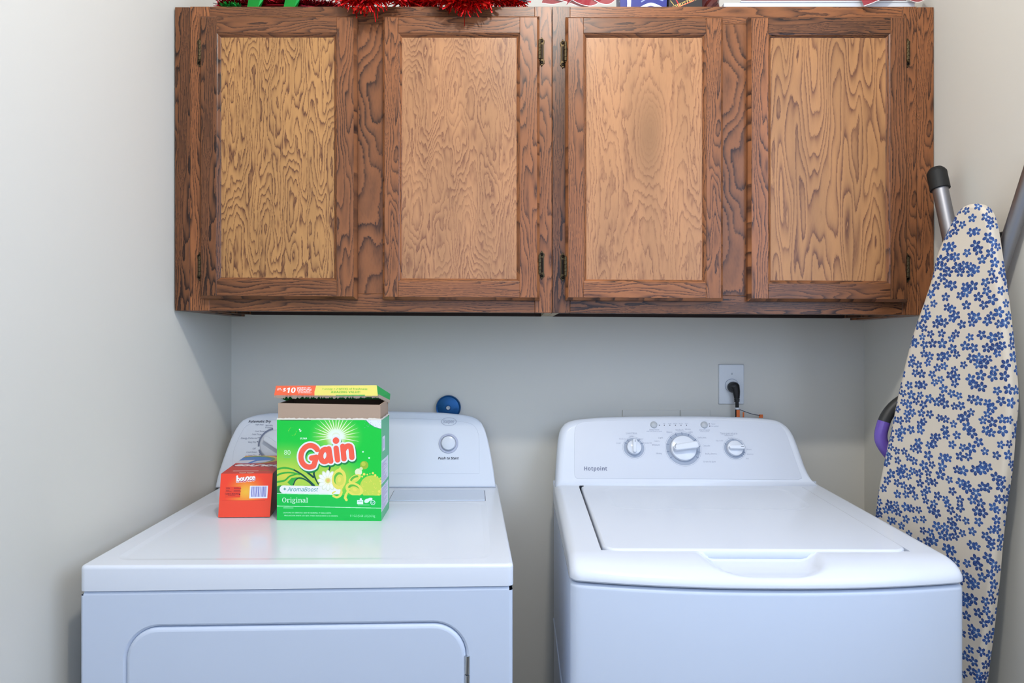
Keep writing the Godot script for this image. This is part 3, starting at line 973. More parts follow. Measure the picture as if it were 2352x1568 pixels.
# ------------------------------------------------------------------ washer
func washer():
	var t := thing("washing_machine", "white top-loading washing machine with three dials under the right cabinet", "washing machine", Vector3(0.426, 0, 0.36))
	var xl := 0.0860
	var xr := 0.7660
	var xc := 0.426
	var hw := 0.340
	var zfr := func(x: float) -> float:
		var q: float = absf((x - xc) / hw)
		var z: float = 0.672 + 0.036 * (1.0 - pow(q, 2.2))
		var e: float = (1.0 - q) * hw
		if e < 0.018:
			z -= 0.018 * (1.0 - sqrt(1.0 - pow((0.018 - e) / 0.018, 2)))
		return z
	# cabinet body under the top
	var plan := PackedVector2Array()
	for i in 49:
		var x := lerpf(xl + 0.001, xr - 0.001, 0.5 - 0.5 * cos(PI * i / 48))
		plan.append(Vector2(x, -(zfr.call(x) - 0.002)))
	plan.append(Vector2(xr - 0.001, -0.105))
	plan.append(Vector2(xl + 0.001, -0.105))
	var up := Transform3D(Basis(Vector3(1, 0, 0), Vector3(0, 0, -1), Vector3(0, 1, 0)), Vector3.ZERO)
	var bm := mb(up)
	bm.extrude(plan, 0.022, 0.8905, 0.008, 4, 1)
	var body := part("body", bm, M.white_soft, t)
	var rib := mb()
	rib.tube([Vector3(xl + 0.001, 0.60, 0.12), Vector3(xl + 0.001, 0.60, 0.63)], 0.003, 8)
	part("side_rib", rib, M.white_soft, body)
	for e in [[0.13, 0.16], [0.72, 0.16], [0.13, 0.62], [0.72, 0.62]]:
		var ft := mb(Transform3D(Basis.from_euler(Vector3(-PI / 2, 0, 0)), Vector3(e[0], 0, e[1])))
		ft.lathe([Vector2(0, 0), Vector2(0.02, 0), Vector2(0.018, 0.024), Vector2(0.0, 0.024)], 16)
		part("foot", ft, M.rubber, t)
	# top deck: grid with a lid opening and the hand scoop
	var lx0 := 0.1470
	var lx1 := 0.7050
	var lz0 := 0.160
	var lz1 := 0.610
	var seam := 0.8975
	var yt := func(z: float) -> float: return 0.951 - 0.0215 * (z - 0.10) / 0.51
	var xs := []
	for i in 7:
		xs.append(lerpf(xl, xl + 0.018, 1.0 - cos(PI / 2 * i / 6)))
	xs += [0.120, lx0]
	for i in range(1, 56):
		xs.append(lerpf(lx0, lx1, i / 56.0))
	xs += [lx1, 0.728]
	for i in 7:
		xs.append(lerpf(xr - 0.018, xr, sin(PI / 2 * i / 6)))
	var rows := [[0.100, -1.0], [lz0, -1.0], [0.30, -1.0], [0.45, -1.0], [lz1, -1.0]]
	for i in range(1, 25):
		rows.append([0.0, i / 24.0])
	var sc := 0.428
	var P := func(x: float, row: Array) -> Vector3:
		var e: float = hw - absf(x - xc)
		var drop := 0.0
		if e < 0.016:
			drop = 0.014 * (1.0 - sqrt(maxf(0.0, 1.0 - pow((0.016 - e) / 0.016, 2))))
		if row[1] < 0.0:
			return Vector3(x, yt.call(row[0]) - drop, row[0])
		var tt: float = row[1]
		var zend: float = zfr.call(x)
		var ytop: float = yt.call(lz1)
		var a := tt * PI / 2
		var y: float = seam + (ytop - drop - seam) * pow(cos(a), 0.92)
		var z: float = lz1 + (zend - lz1) * pow(sin(a), 0.92)
		return Vector3(x, y, z) + scoop(x, tt, sc)
	var dm := mb()
	dm.sm(1)
	for r in rows.size() - 1:
		for i in xs.size() - 1:
			if r >= 1 and r <= 3 and xs[i] >= lx0 - 1e-5 and xs[i + 1] <= lx1 + 1e-5:
				continue
			dm.quad(P.call(xs[i], rows[r + 1]), P.call(xs[i + 1], rows[r + 1]), P.call(xs[i + 1], rows[r]), P.call(xs[i], rows[r]))
	# sides down to the seam, and the turned-in lower edge
	for s in [0, xs.size() - 1]:
		for r in rows.size() - 1:
			var p: Vector3 = P.call(xs[s], rows[r])
			var q: Vector3 = P.call(xs[s], rows[r + 1])
			if s == 0:
				dm.quad(Vector3(p.x, seam - 0.001, p.z), Vector3(q.x, seam - 0.001, q.z), q, p)
			else:
				dm.quad(Vector3(q.x, seam - 0.001, q.z), Vector3(p.x, seam - 0.001, p.z), p, q)
	dm.sm(-1)
	for i in xs.size() - 1:
		var p: Vector3 = P.call(xs[i], rows[-1])
		var q: Vector3 = P.call(xs[i + 1], rows[-1])
		dm.quad(p - Vector3(0, 0.0035, 0.004), q - Vector3(0, 0.0035, 0.004), q, p)
		dm.quad(Vector3(p.x, p.y - 0.0035, 0.10), Vector3(q.x, q.y - 0.0035, 0.10), q - Vector3(0, 0.0035, 0.004), p - Vector3(0, 0.0035, 0.004))
	# walls and floor of the lid opening
	var dp := 0.022
	for i in xs.size() - 1:
		if xs[i] >= lx0 - 1e-5 and xs[i + 1] <= lx1 + 1e-5:
			var p: Vector3 = P.call(xs[i], rows[4])
			var q: Vector3 = P.call(xs[i + 1], rows[4])
			dm.quad(Vector3(q.x, q.y - dp, q.z), Vector3(p.x, p.y - dp, p.z), p, q)
	for e in [lx0, lx1]:
		var a := Vector3(e, yt.call(lz0), lz0)
		var b := Vector3(e, yt.call(lz1), lz1)
		dm.face([a, b, b - Vector3(0, 0.03, 0), a - Vector3(0, 0.03, 0)], Vector3(1 if e == lx0 else -1, 0, 0))
	dm.face([Vector3(lx0, yt.call(lz0), lz0), Vector3(lx1, yt.call(lz0), lz0), Vector3(lx1, yt.call(lz0) - 0.03, lz0), Vector3(lx0, yt.call(lz0) - 0.03, lz0)], Vector3(0, 0, 1))
	dm.face([Vector3(lx0, 0.918, lz0), Vector3(lx1, 0.918, lz0), Vector3(lx1, 0.904, lz1 + 0.02), Vector3(lx0, 0.904, lz1 + 0.02)], Vector3(0, 1, 0))
	dm.face([Vector3(xl, seam - 0.001, 0.10), Vector3(xr, seam - 0.001, 0.10), Vector3(xr, 0.951, 0.10), Vector3(xl, 0.951, 0.10)], Vector3(0, 0, -1))
	part("top_deck", dm, M.white, t)
	# lid
	var sl := atan2(0.0215, 0.51)
	var lt := Transform3D(Basis(Vector3(1, 0, 0), Vector3(0, sin(sl), -cos(sl)), Vector3(0, cos(sl), sin(sl))), Vector3(0, yt.call(lz1) + 0.001, lz1))
	var lm := mb(lt)
	var lo := rrect(lx0 + 0.0045, -0.0035, lx1 - 0.0015, 0.446, 0.010, 0.010, 0.026, 0.026, 8)
	var rings := [ring3(MB.inset(lo, 0.002), -0.0145), ring3(lo, -0.0125)]
	for k in 4:
		var a := PI / 2 * k / 3
		rings.append(ring3(MB.inset(lo, 0.005 * (1.0 - cos(a))), -0.003 + 0.005 * sin(a)))
	lm.loft(rings, true, false, 1)
	var lin := rrect(lx0 + 0.055, 0.245, lx1 - 0.055, 0.425, 0.030, 0.030, 0.05, 0.05, 8)
	lm.loft([ring3(MB.inset(lo, 0.005), 0.002), ring3(lin, 0.002)], false, false, -1)
	lm.loft([ring3(lin, 0.002), ring3(MB.inset(lin, 0.004), 0.0016), ring3(MB.inset(lin, 0.010), 0.0012)], false, true, 3)
	part("lid", lm, M.white, t)
	var hc := mb()
	hc.box(Vector3(lx0 + 0.001, yt.call(lz0) - 0.012, lz0 + 0.001), Vector3(lx0 + 0.012, yt.call(lz0) + 0.003, lz0 + 0.008), 0.001)
	part("lid_pivot", hc, M.gap, t)
	# console
	var th := atan2(0.08, 0.168)
	var ct := Transform3D(Basis(Vector3(1, 0, 0), Vector3(0, cos(th), -sin(th)), Vector3(0, sin(th), cos(th))), Vector3(0, 0.952, 0.152))
	var cp := PackedVector2Array()
	for p in spline2([Vector2(0.754, -0.008), Vector2(0.7400, 0.012), Vector2(0.7290, 0.045), Vector2(0.7215, 0.094), Vector2(0.7130, 0.135), Vector2(0.7010, 0.158), Vector2(0.6830, 0.1720), Vector2(0.6600, 0.1785), Vector2(0.5788, 0.1846), Vector2(0.4192, 0.1872), Vector2(0.2355, 0.1842), Vector2(0.1780, 0.1800), Vector2(0.1420, 0.1755), Vector2(0.1185, 0.1660), Vector2(0.1050, 0.1480), Vector2(0.0985, 0.120), Vector2(0.0935, 0.0697), Vector2(0.0895, 0.02), Vector2(0.0880, -0.008)], 64):
		cp.append(p)
	var cm := mb(ct)
	cp = MB.ccw(cp)
	var shrink := func(d: float, zz: float) -> Array:
		var r := []
		for p in cp:
			r.append(Vector3(0.42 + (p.x - 0.42) * (1.0 - d / 0.33), 0.080 + (p.y - 0.080) * (1.0 - d / 0.098), zz))
		return r
	var crings := [shrink.call(0.0, -0.048)]
	for k in 8:
		var a := PI / 2 * k / 7
		crings.append(shrink.call(0.018 * (1.0 - cos(a)), -0.018 + 0.018 * sin(a)))
	cm.loft(crings, true, true, 1)
	var con := part("console", cm, M.white, t)
	var fp := PackedVector2Array()
	for p in spline2([Vector2(0.7100, 0.0170), Vector2(0.6990, 0.085), Vector2(0.6905, 0.135), Vector2(0.6820, 0.1515), Vector2(0.6640, 0.1620), Vector2(0.56, 0.1690), Vector2(0.4192, 0.1712), Vector2(0.25, 0.1695), Vector2(0.168, 0.1655), Vector2(0.150, 0.1590), Vector2(0.1425, 0.1440), Vector2(0.1395, 0.085), Vector2(0.1375, 0.026), Vector2(0.1415, 0.0170), Vector2(0.1500, 0.0148), Vector2(0.42, 0.0142), Vector2(0.7000, 0.0135)], 90):
		fp.append(p)
	var fm := mb(ct)
	fm.extrude(fp, -0.002, 0.0008, 0.0004, 1, 1)
	part("control_panel", fm, M.panel_blue, con)
	var X := Vector3(1, 0, 0)
	var Y := Vector3(0, 1, 0)
	var z := 0.0011
	# dials: printed ring, tick marks, cap, grip
	var dials := [[0.2930, 0.0950, 0.0265, 0.0185, 1.50], [0.4195, 0.0930, 0.0435, 0.0330, 0.14], [0.5510, 0.0930, 0.0265, 0.0200, 0.0]]
	var ticks := [[2.6, 2.2, 0.95, 0.5], [3.33, 2.85, 2.35, 1.95, 1.55, 1.12, 0.62, 0.13, -0.22, -0.6, 3.75], [2.6, 1.6, -0.38, -0.62, -0.85]]
	for i in 3:
		var d: Array = dials[i]
		var o := Vector3(d[0], d[1], z)
		var rg := mb(ct)
		for k in 56:
			var a0 := TAU * k / 56
			var a1 := TAU * (k + 1) / 56
			var u0 := Vector3(cos(a0), sin(a0), 0)
			var u1 := Vector3(cos(a1), sin(a1), 0)
			rg.quad(o + u0 * d[3] * 0.9, o + u0 * d[2], o + u1 * d[2], o + u1 * d[3] * 0.9)
			rg.quad(o + u0 * (d[2] + 0.0022), o + u0 * (d[2] + 0.0028), o + u1 * (d[2] + 0.0028), o + u1 * (d[2] + 0.0022))
		part("dial_ring", rg, M.dial_grey, con)
		var tkm := mat(Color(0.36, 0.42, 0.54), 0.6)
		for a in ticks[i]:
			var tk := mb(ct)
			var u := Vector3(cos(a), sin(a), 0)
			var s := Vector3(-sin(a), cos(a), 0) * 0.0006
			var zz := Vector3(0, 0, 0.0003)
			tk.quad(o + u * d[3] * 1.12 - s + zz, o + u * (d[2] + 0.001) - s + zz, o + u * (d[2] + 0.001) + s + zz, o + u * d[3] * 1.12 + s + zz)
			part("tick_mark", tk, tkm, con)
		var km := mb(ct * Transform3D(Basis.IDENTITY, o))
		var r: float = d[3]
		km.lathe([Vector2(r, 0.0), Vector2(r, 0.006), Vector2(r * 0.96, 0.0085), Vector2(r * 0.86, 0.0095), Vector2(0.0, 0.011)], 48)
		var gp := PackedVector2Array()
		var gl := r * 0.99
		var gw := r * 0.27
		for p in [Vector2(-gl * 0.72, -gw * 0.9), Vector2(gl * 0.85, -gw), Vector2(gl * 1.02, -gw * 0.8), Vector2(gl * 1.06, 0), Vector2(gl * 1.02, gw * 0.8), Vector2(gl * 0.85, gw), Vector2(-gl * 0.72, gw * 0.9), Vector2(-gl * 0.86, gw * 0.5), Vector2(-gl * 0.90, 0.0), Vector2(-gl * 0.86, -gw * 0.5)]:
			gp.append(p.rotated(d[4]))
		km.extrude(gp, 0.007, 0.007 + r * 0.62, r * 0.10, 3, -1)
		var kn := part("dial_knob", km, M.white, con)
		var mk := mb(ct * Transform3D(Basis.IDENTITY, o))
		var u := Vector3(cos(d[4]), sin(d[4]), 0)
		var s := Vector3(-sin(d[4]), cos(d[4]), 0) * 0.0006
		var hz := Vector3(0, 0, 0.0073 + r * 0.62)
		if i == 1:
			var ar := []
			for k in 9:
				var a := lerpf(2.1, 3.6, k / 8.0)
				ar.append(Vector3(cos(a), sin(a), 0) * r * 0.27 + u * (-r * 0.52) + hz)
			for k in 8:
				mk.quad(ar[k], ar[k] * 1.0 + (ar[k] + u * (r * 0.52) - hz).normalized() * 0.0007, ar[k + 1] + (ar[k + 1] + u * (r * 0.52) - hz).normalized() * 0.0007, ar[k + 1])
		else:
			mk.quad(u * gl * 0.55 - s + hz, u * gl * 0.92 - s + hz, u * gl * 0.92 + s + hz, u * gl * 0.55 + s + hz)
		part("pointer_mark", mk, M.ink, kn)
	for e in [0.3495, 0.4810]:
		var bt := mb(ct * Transform3D(Basis.IDENTITY, Vector3(e, 0.1572, 0.0008)))
		bt.lathe([Vector2(0.0090, 0.0), Vector2(0.0088, 0.003), Vector2(0.0075, 0.0042), Vector2(0, 0.0046)], 28)
		part("push_button", bt, M.grey_plastic, con)
	for e in [[0.3640, 0.1562], [0.3770, 0.1562], [0.3915, 0.1562], [0.4060, 0.1562], [0.4205, 0.1562], [0.4350, 0.1562], [0.4945, 0.1598], [0.4950, 0.1538]]:
		var dots := mb(ct)
		for k in 10:
			var c := Vector3(e[0], e[1], z + 0.0002)
			dots.tri(c, c + Vector3(cos(TAU * k / 10), sin(TAU * k / 10), 0) * 0.0013, c + Vector3(cos(TAU * (k + 1) / 10), sin(TAU * (k + 1) / 10), 0) * 0.0013)
		part("indicator_light", dots, M.ink, con)
	var nm := mb(ct)
	nm.text("Hotpoint", Vector3(0.1915, 0.0404, z), X, Y, 0.0140, 700)
	part("lettering", nm, mat(Color(0.42, 0.45, 0.55), 0.5), con)
	var tx := mb(ct)
	for e in [["Load Size", 0.2895, 0.1345, 7], ["Temperature", 0.5420, 0.1340, 7.6], ["Wash/Rinse", 0.5412, 0.1285, 4.2], ["Deep Rinse", 0.3497, 0.1440, 5.2], ["Hold 3 sec to add or cancel", 0.3493, 0.1395, 3.4], ["Start/Pause", 0.4801, 0.1435, 5.4], ["Hold to Cancel", 0.4801, 0.1390, 3.6], ["Medium", 0.4152, 0.1435, 5.6], ["Light", 0.4428, 0.1375, 5.6], ["Heavy", 0.3884, 0.1375, 5.6], ["Light", 0.3641, 0.1220, 5.6], ["Colors", 0.3530, 0.1130, 5.0], ["Medium", 0.3500, 0.1030, 5.6], ["Heavy", 0.3560, 0.0806, 5.6], ["Whites", 0.4370, 0.1452, 5.0], ["Delicates", 0.4710, 0.1228, 5.6], ["Casuals", 0.4800, 0.1010, 5.6], ["Bulky Items", 0.4890, 0.0798, 5.6], ["Drain & Spin", 0.4830, 0.0592, 5.6], ["Large", 0.2885, 0.1265, 4.8], ["Medium", 0.2650, 0.1190, 4.8], ["Super", 0.3130, 0.1190, 4.8], ["Small", 0.2540, 0.1075, 4.8], ["Precise Fill", 0.3290, 0.1080, 4.6], ["Cool", 0.5433, 0.1215, 4.8], ["Tap Cold", 0.5150, 0.1145, 4.8], ["Cold", 0.5690, 0.1145, 4.8], ["Warm", 0.5880, 0.0915, 4.8], ["Warmer", 0.5890, 0.0788, 4.8], ["Hot", 0.5800, 0.0675, 4.8], ["Fill", 0.3770, 0.1605, 4.2], ["Soak", 0.3915, 0.1605, 4.2], ["Wash", 0.4060, 0.1605, 4.2], ["Rinse", 0.4205, 0.1605, 4.2], ["Spin", 0.4350, 0.1605, 4.2], ["Pause", 0.5045, 0.1598, 4.2], ["Lid Locked", 0.5080, 0.1538, 4.2]]:
		tx.text(e[0], Vector3(e[1], e[2], z), X, Y, e[3] * 0.001)
	part("lettering", tx, M.ink_pale, con)

func scoop(x: float, tt: float, sc: float) -> Vector3:
	# hand recess pressed into the front edge under the lid
	var hwid: float = 0.112 * pow(maxf(0.0, 1.0 - pow(tt / 0.80, 2.0)), 0.35)
	if tt >= 0.80:
		return Vector3.ZERO
	var b: float = smoothstep(0.0, 1.0, (hwid - absf(x - sc)) / 0.034)
	var f: float = smoothstep(0.0, 1.0, (0.80 - tt) / 0.5)
	return Vector3(0, -0.017, -0.006) * b * f

# ------------------------------------------------------------------ ironing board
func flower_tex() -> ImageTexture:
	var cv := Canvas.new(0.30, 0.60, 2400.0, c8(212, 200, 182))
	var rng := RandomNumberGenerator.new()
	rng.seed = 77
	var at := []
	for j in 30:
		for i in 15:
			if rng.randf() < 0.07:
				continue
			at.append(Vector2(fposmod((i + 0.5 * (j % 2) + rng.randf_range(-0.36, 0.36)) / 15.0, 1.0) * 0.30, fposmod((j + rng.randf_range(-0.36, 0.36)) / 30.0, 1.0) * 0.60))
	for p in at:
		var r := rng.randf_range(0.0080, 0.0112)
		var rot := rng.randf() * TAU
		var deep := c8(34, 58, 116).lerp(c8(46, 82, 146), rng.randf())
		var pale := deep.lerp(c8(84, 134, 182), rng.randf_range(0.3, 0.7))
		for wx in [-0.30, 0.0, 0.30]:
			for wy in [-0.60, 0.0, 0.60]:
				var q: Vector2 = p + Vector2(wx, wy)
				if q.x < -0.02 or q.x > 0.32 or q.y < -0.02 or q.y > 0.62:
					continue
				for k in 5:
					var a := rot + TAU * k / 5
					cv.disc(q + Vector2(cos(a), sin(a)) * r * 0.60, r * 0.40, deep, r * 0.29, a)
					cv.disc(q + Vector2(cos(a), sin(a)) * r * 0.42, r * 0.26, deep.lerp(pale, 0.6), r * 0.15, a)
				cv.disc(q, r * 0.17, c8(196, 208, 214))
	return cv.tex()

func ironing_board():
	var t := thing("ironing_board", "ironing board in a cream cover with blue flowers, standing on end against the right wall", "ironing board", Vector3(0.845, 0, 0.42))
	var fabric := mat(Color.WHITE, 0.9, 0.0, flower_tex())
	# board plane: u runs towards the camera and the right wall
	var U := Vector3(0.346, 0, 1.0).normalized()
	var N := U.cross(Vector3(0, 1, 0)).normalized()
	if N.x > 0.0:
		N = -N
	# local frame: X = -U (left edge far) so that X, Y, N stay right-handed
	var bt := Transform3D(Basis(U, Vector3(0, 1, 0), U.cross(Vector3(0, 1, 0))), Vector3(0.6848, 0, 0))
	var flip: float = 1.0 if U.cross(Vector3(0, 1, 0)).dot(N) > 0.0 else -1.0
	var out := PackedVector2Array()
	for p in spline2([Vector2(0.440, 0.002), Vector2(0.300, 0.010), Vector2(0.262, 0.045), Vector2(0.268, 0.20), Vector2(0.296, 0.50), Vector2(0.326, 0.78), Vector2(0.3422, 0.9236), Vector2(0.3514, 0.9842), Vector2(0.3673, 1.0548), Vector2(0.3818, 1.1142), Vector2(0.4088, 1.2298), Vector2(0.4297, 1.3046), Vector2(0.4451, 1.3502), Vector2(0.463, 1.3946), Vector2(0.4786, 1.4381), Vector2(0.4892, 1.4813), Vector2(0.5033, 1.5119), Vector2(0.5171, 1.5384), Vector2(0.5315, 1.5616), Vector2(0.5457, 1.5725), Vector2(0.5655, 1.5745), Vector2(0.5823, 1.5665), Vector2(0.5945, 1.5495), Vector2(0.6026, 1.5195), Vector2(0.6106, 1.4656), Vector2(0.6208, 1.3922), Vector2(0.6301, 1.3119), Vector2(0.637, 1.2328), Vector2(0.6377, 1.1933), Vector2(0.6324, 1.1293), Vector2(0.6278, 1.0729), Vector2(0.6185, 1.007), Vector2(0.6106, 0.9325), Vector2(0.605, 0.866), Vector2(0.5945, 0.7643), Vector2(0.5823, 0.6617), Vector2(0.548, 0.33), Vector2(0.516, 0.06), Vector2(0.494, 0.018)], 300):
		out.append(p)
	var m := mb(bt)
	m.uvf = func(p: Vector3, _ax: int) -> Vector2: 
		var mid := 0.39 + 0.111 * p.y
		return Vector2((p.x - (p.z - 0.004) * signf(p.x - mid)) / 0.30, -p.y / 0.60)
	m.extrude(out, -0.016, 0.004, 0.009, 5, 1)
	part("padded_cover", m, fabric, t)
	var inn := MB.inset(MB.ccw(out), 0.006)
	var mm := mb(bt)
	mm.extrude(inn, -0.0185, -0.0155, 0.0, 1, 1)
	part("board_back", mm, mat(Color(0.62, 0.60, 0.56), 0.6), t)
	# folded legs behind the board, reaching past the nose
	var l1 := mb()
	l1.tube([Vector3(0.8938, 1.6420, 0.3960), Vector3(0.9130, 1.2100, 0.5000)], 0.0150, 20)
	var leg := part("leg", l1, M.steel, t)
	var cpm := mb()
	var dd := (Vector3(0.8938, 1.6420, 0.3960) - Vector3(0.9130, 1.2100, 0.5000)).normalized()
	var e0 := Vector3(0.8938, 1.6420, 0.3960)
	cpm.tube([e0 - dd * 0.008, e0 + dd * 0.030], 0.0192, 20)
	cpm.tube([e0 + dd * 0.030, e0 + dd * 0.037, e0 + dd * 0.041], 0.0192, 20, true, 0.0120)
	part("rubber_foot", cpm, M.rubber, leg, "black ribbed rubber foot")
	var l2 := mb()
	l2.tube([Vector3(0.9273, 1.6522, 0.6191), Vector3(0.9023, 1.2536, 0.4700)], 0.0136, 20)
	var leg2 := part("leg", l2, M.steel, t)
	var br := mb()
	br.tube([Vector3(0.9000, 1.5113, 0.44), Vector3(0.9140, 1.5113, 0.5706)], 0.0055, 12)
	part("cross_brace", br, M.rubber, leg2)

func iron():
	# hangs against the right wall behind the board; only the handle side shows
	var t := thing("clothes_iron", "purple and black clothes iron half hidden behind the flowered ironing board", "iron", Vector3(0.925, 1.01, 0.265))
	var vio := mat(c8(118, 92, 188), 0.22)
	var sole := mb()
	# soleplate: pointed oval against the wall
	var q := PackedVector2Array()
	for p in spline2([Vector2(-0.045, -0.095), Vector2(0.045, -0.095), Vector2(0.050, 0.0), Vector2(0.035, 0.08), Vector2(0.0, 0.125), Vector2(-0.035, 0.08), Vector2(-0.050, 0.0), Vector2(-0.045, -0.095)], 40):
		q.append(p)
	q.remove_at(q.size() - 1)
	var wt := Transform3D(Basis(Vector3(0, 0, 1), Vector3(0, 1, 0), Vector3(-1, 0, 0)), Vector3(0.9415, 1.105, 0.265))
	sole.x = sole.x * wt
	sole.extrude(q, 0.0, 0.008, 0.002, 2, 1)
	part("soleplate", sole, M.chrome, t)
	var bd := mb(wt)
	bd.extrude(MB.inset(MB.ccw(q), 0.004), 0.008, 0.030, 0.012, 4, 1)
	part("body", bd, vio, t)
	# arched handle
	var pts := spline([Vector3(0.917, 1.188, 0.260), Vector3(0.880, 1.1635, 0.260), Vector3(0.859, 1.1388, 0.260), Vector3(0.849, 1.1152, 0.260), Vector3(0.844, 1.0895, 0.260), Vector3(0.850, 1.069, 0.260), Vector3(0.874, 1.040, 0.260), Vector3(0.917, 1.022, 0.260)], 40)
	var a := mb()
	var b := mb()
	var cut := []
	var rest := []
	for i in pts.size():
		if i <= 16:
			cut.append(pts[i])
		if i >= 16:
			rest.append(pts[i])
	a.tube(cut, 0.0134, 18)
	b.tube(rest, 0.0140, 18)
	part("handle", b, vio, t)
	part("grip", a, mat(c8(58, 58, 58), 0.5), t)

# ------------------------------------------------------------------ outlet, cord, wall bits
func wall_fittings():
	var t := thing("wall_outlet", "white single outlet plate on the back wall above the washing machine", "outlet", Vector3(0.578, 1.196, 0))
	var o := Transform3D(Basis.IDENTITY, Vector3(0.578, 1.196, 0.0))
	var m := mb(o)
	m.extrude(rrect(-0.0345, -0.0545, 0.0345, 0.0545, 0.002, 0.002), 0.0, 0.0055, 0.002, 2, 1)
	part("cover_plate", m, M.plate, t)
	var r := mb(o * Transform3D(Basis.IDENTITY, Vector3(0.0005, -0.0035, 0.0054)))
	r.lathe([Vector2(0.0178, 0.0), Vector2(0.0175, 0.0016), Vector2(0.0, 0.0016)], 36)
	part("receptacle", r, M.plate, t)
	var g := mb(o * Transform3D(Basis.IDENTITY, Vector3(0.0005, -0.0035, 0.0054)))
	g.lathe([Vector2(0.0188, 0.0), Vector2(0.0188, 0.0006), Vector2(0.0178, 0.0006)], 36)
	part("receptacle_rim", g, M.ink_pale, t)
	var sc := mb(o * Transform3D(Basis.IDENTITY, Vector3(0.0012, 0.0285, 0.0054)))
	sc.lathe([Vector2(0.0028, 0), Vector2(0.0024, 0.0010), Vector2(0, 0.0014)], 16)
	part("screw", sc, M.grey_plastic, t)
	# washer cord
	var c := thing("power_cord", "black power cord plugged into the wall outlet, with orange warning tags", "cord", Vector3(0.585, 1.19, 0.02))
	var pl := mb(Transform3D(Basis.IDENTITY, Vector3(0.5805, 1.1885, 0.0068)))
	pl.lathe([Vector2(0.0145, 0.0), Vector2(0.0152, 0.006), Vector2(0.0150, 0.013), Vector2(0.0125, 0.021), Vector2(0.007, 0.0245), Vector2(0, 0.025)], 28)
	var body := part("plug", pl, M.black, c)
	var nk := mb()
	nk.tube(spline([Vector3(0.5810, 1.192, 0.024), Vector3(0.5845, 1.178, 0.025), Vector3(0.5862, 1.162, 0.025)], 6), 0.0125, 18, true, 0.0072)
	for k in 3:
		nk.tube([Vector3(0.5862, 1.1615 - k * 0.0042, 0.025), Vector3(0.5864, 1.1590 - k * 0.0042, 0.025)], 0.0074, 16)
	part("strain_relief", nk, M.black, body)
	var cd := mb()
	cd.tube(spline([Vector3(0.5862, 1.165, 0.025), Vector3(0.5872, 1.140, 0.0235), Vector3(0.5890, 1.10, 0.017), Vector3(0.592, 1.02, 0.012), Vector3(0.60, 0.90, 0.012), Vector3(0.60, 0.70, 0.010), Vector3(0.60, 0.45, 0.008)], 30), 0.0046, 12)
	part("cable", cd, M.black, c)
	var wt := mb()
	wt.tube([Vector3(0.5879, 1.1345, 0.0225), Vector3(0.5881, 1.1295, 0.0222)], 0.0058, 14)
	part("white_band", wt, M.plate, c, "white paper band")
	var org_m := mat(c8(226, 110, 44), 0.55)
	var og := mb()
	og.box(Vector3(0.5845, 1.0950, 0.0262), Vector3(0.5935, 1.1280, 0.0272), 0.0003)
	part("warning_tag", og, org_m, c, "orange warning tag")
	var o2 := mb()
	o2.box(Vector3(0.6020, 1.1000, 0.0240), Vector3(0.6060, 1.1220, 0.0250), 0.0003)
	part("warning_tag", o2, org_m, c, "narrow orange tag")
	var o3 := mb()
	o3.box(Vector3(0.6470, 1.1060, 0.0200), Vector3(0.6580, 1.1150, 0.0212), 0.0003)
	part("warning_tag", o3, org_m, c, "orange tag end by the console")
	var tie := mb()
	tie.tube(spline([Vector3(0.5930, 1.1290, 0.026), Vector3(0.610, 1.1225, 0.024), Vector3(0.630, 1.1160, 0.022), Vector3(0.650, 1.1125, 0.0208)], 16), 0.0009, 8)
	part("wire_tie", tie, M.ink, c)
	# recessed supply box, only its upper edge shows over the console
	var u := thing("washer_supply_box", "white plastic supply box set in the back wall, just showing over the washer console", "wall box", Vector3(0.40, 1.07, 0.0))
	var us := mb()
	us.box(Vector3(0.2806, 1.0000, 0.0), Vector3(0.4380, 1.1256, 0.0035), 0.001)
	part("box_cover", us, M.wall, u)
	var us2 := mb()
	us2.box(Vector3(0.4395, 1.0000, 0.0), Vector3(0.5209, 1.1256, 0.0030), 0.001)
	part("box_cover", us2, M.wall, u)
	# blue metal cap behind the dryer
	var d := thing("blue_metal_cap", "round blue metal cap with a grey centre stud, peeking over the dryer console", "cap", Vector3(-0.1975, 1.1315, 0.0))
	var bl := mat(c8(22, 84, 138), 0.42, 0.55)
	var dm := mb(Transform3D(Basis.IDENTITY, org))
	dm.lathe([Vector2(0.0300, 0.0), Vector2(0.0338, 0.002), Vector2(0.0340, 0.010), Vector2(0.0328, 0.0128), Vector2(0.0310, 0.0118), Vector2(0.0295, 0.0105), Vector2(0.024, 0.0125), Vector2(0.012, 0.0150), Vector2(0.0072, 0.0152), Vector2(0.0066, 0.0135), Vector2(0.0, 0.0135)], 48)
	part("cap_shell", dm, bl, d)
	for e in [[-0.026, -0.006, 0.0035], [0.007, 0.025, -0.0035]]:
		var sl := mb(Transform3D(Basis.IDENTITY, org))
		sl.box(Vector3(e[0], e[2] - 0.0006, 0.011), Vector3(e[1], e[2] + 0.0006, 0.0146), 0.0003)
		part("seam", sl, bl, d)
	var st := mb(Transform3D(Basis.IDENTITY, org))
	st.lathe([Vector2(0.0056, 0.0130), Vector2(0.0056, 0.0168), Vector2(0.0042, 0.0182), Vector2(0.0022, 0.0172), Vector2(0, 0.0172)], 20)
	part("stud", st, M.grey_plastic, d)

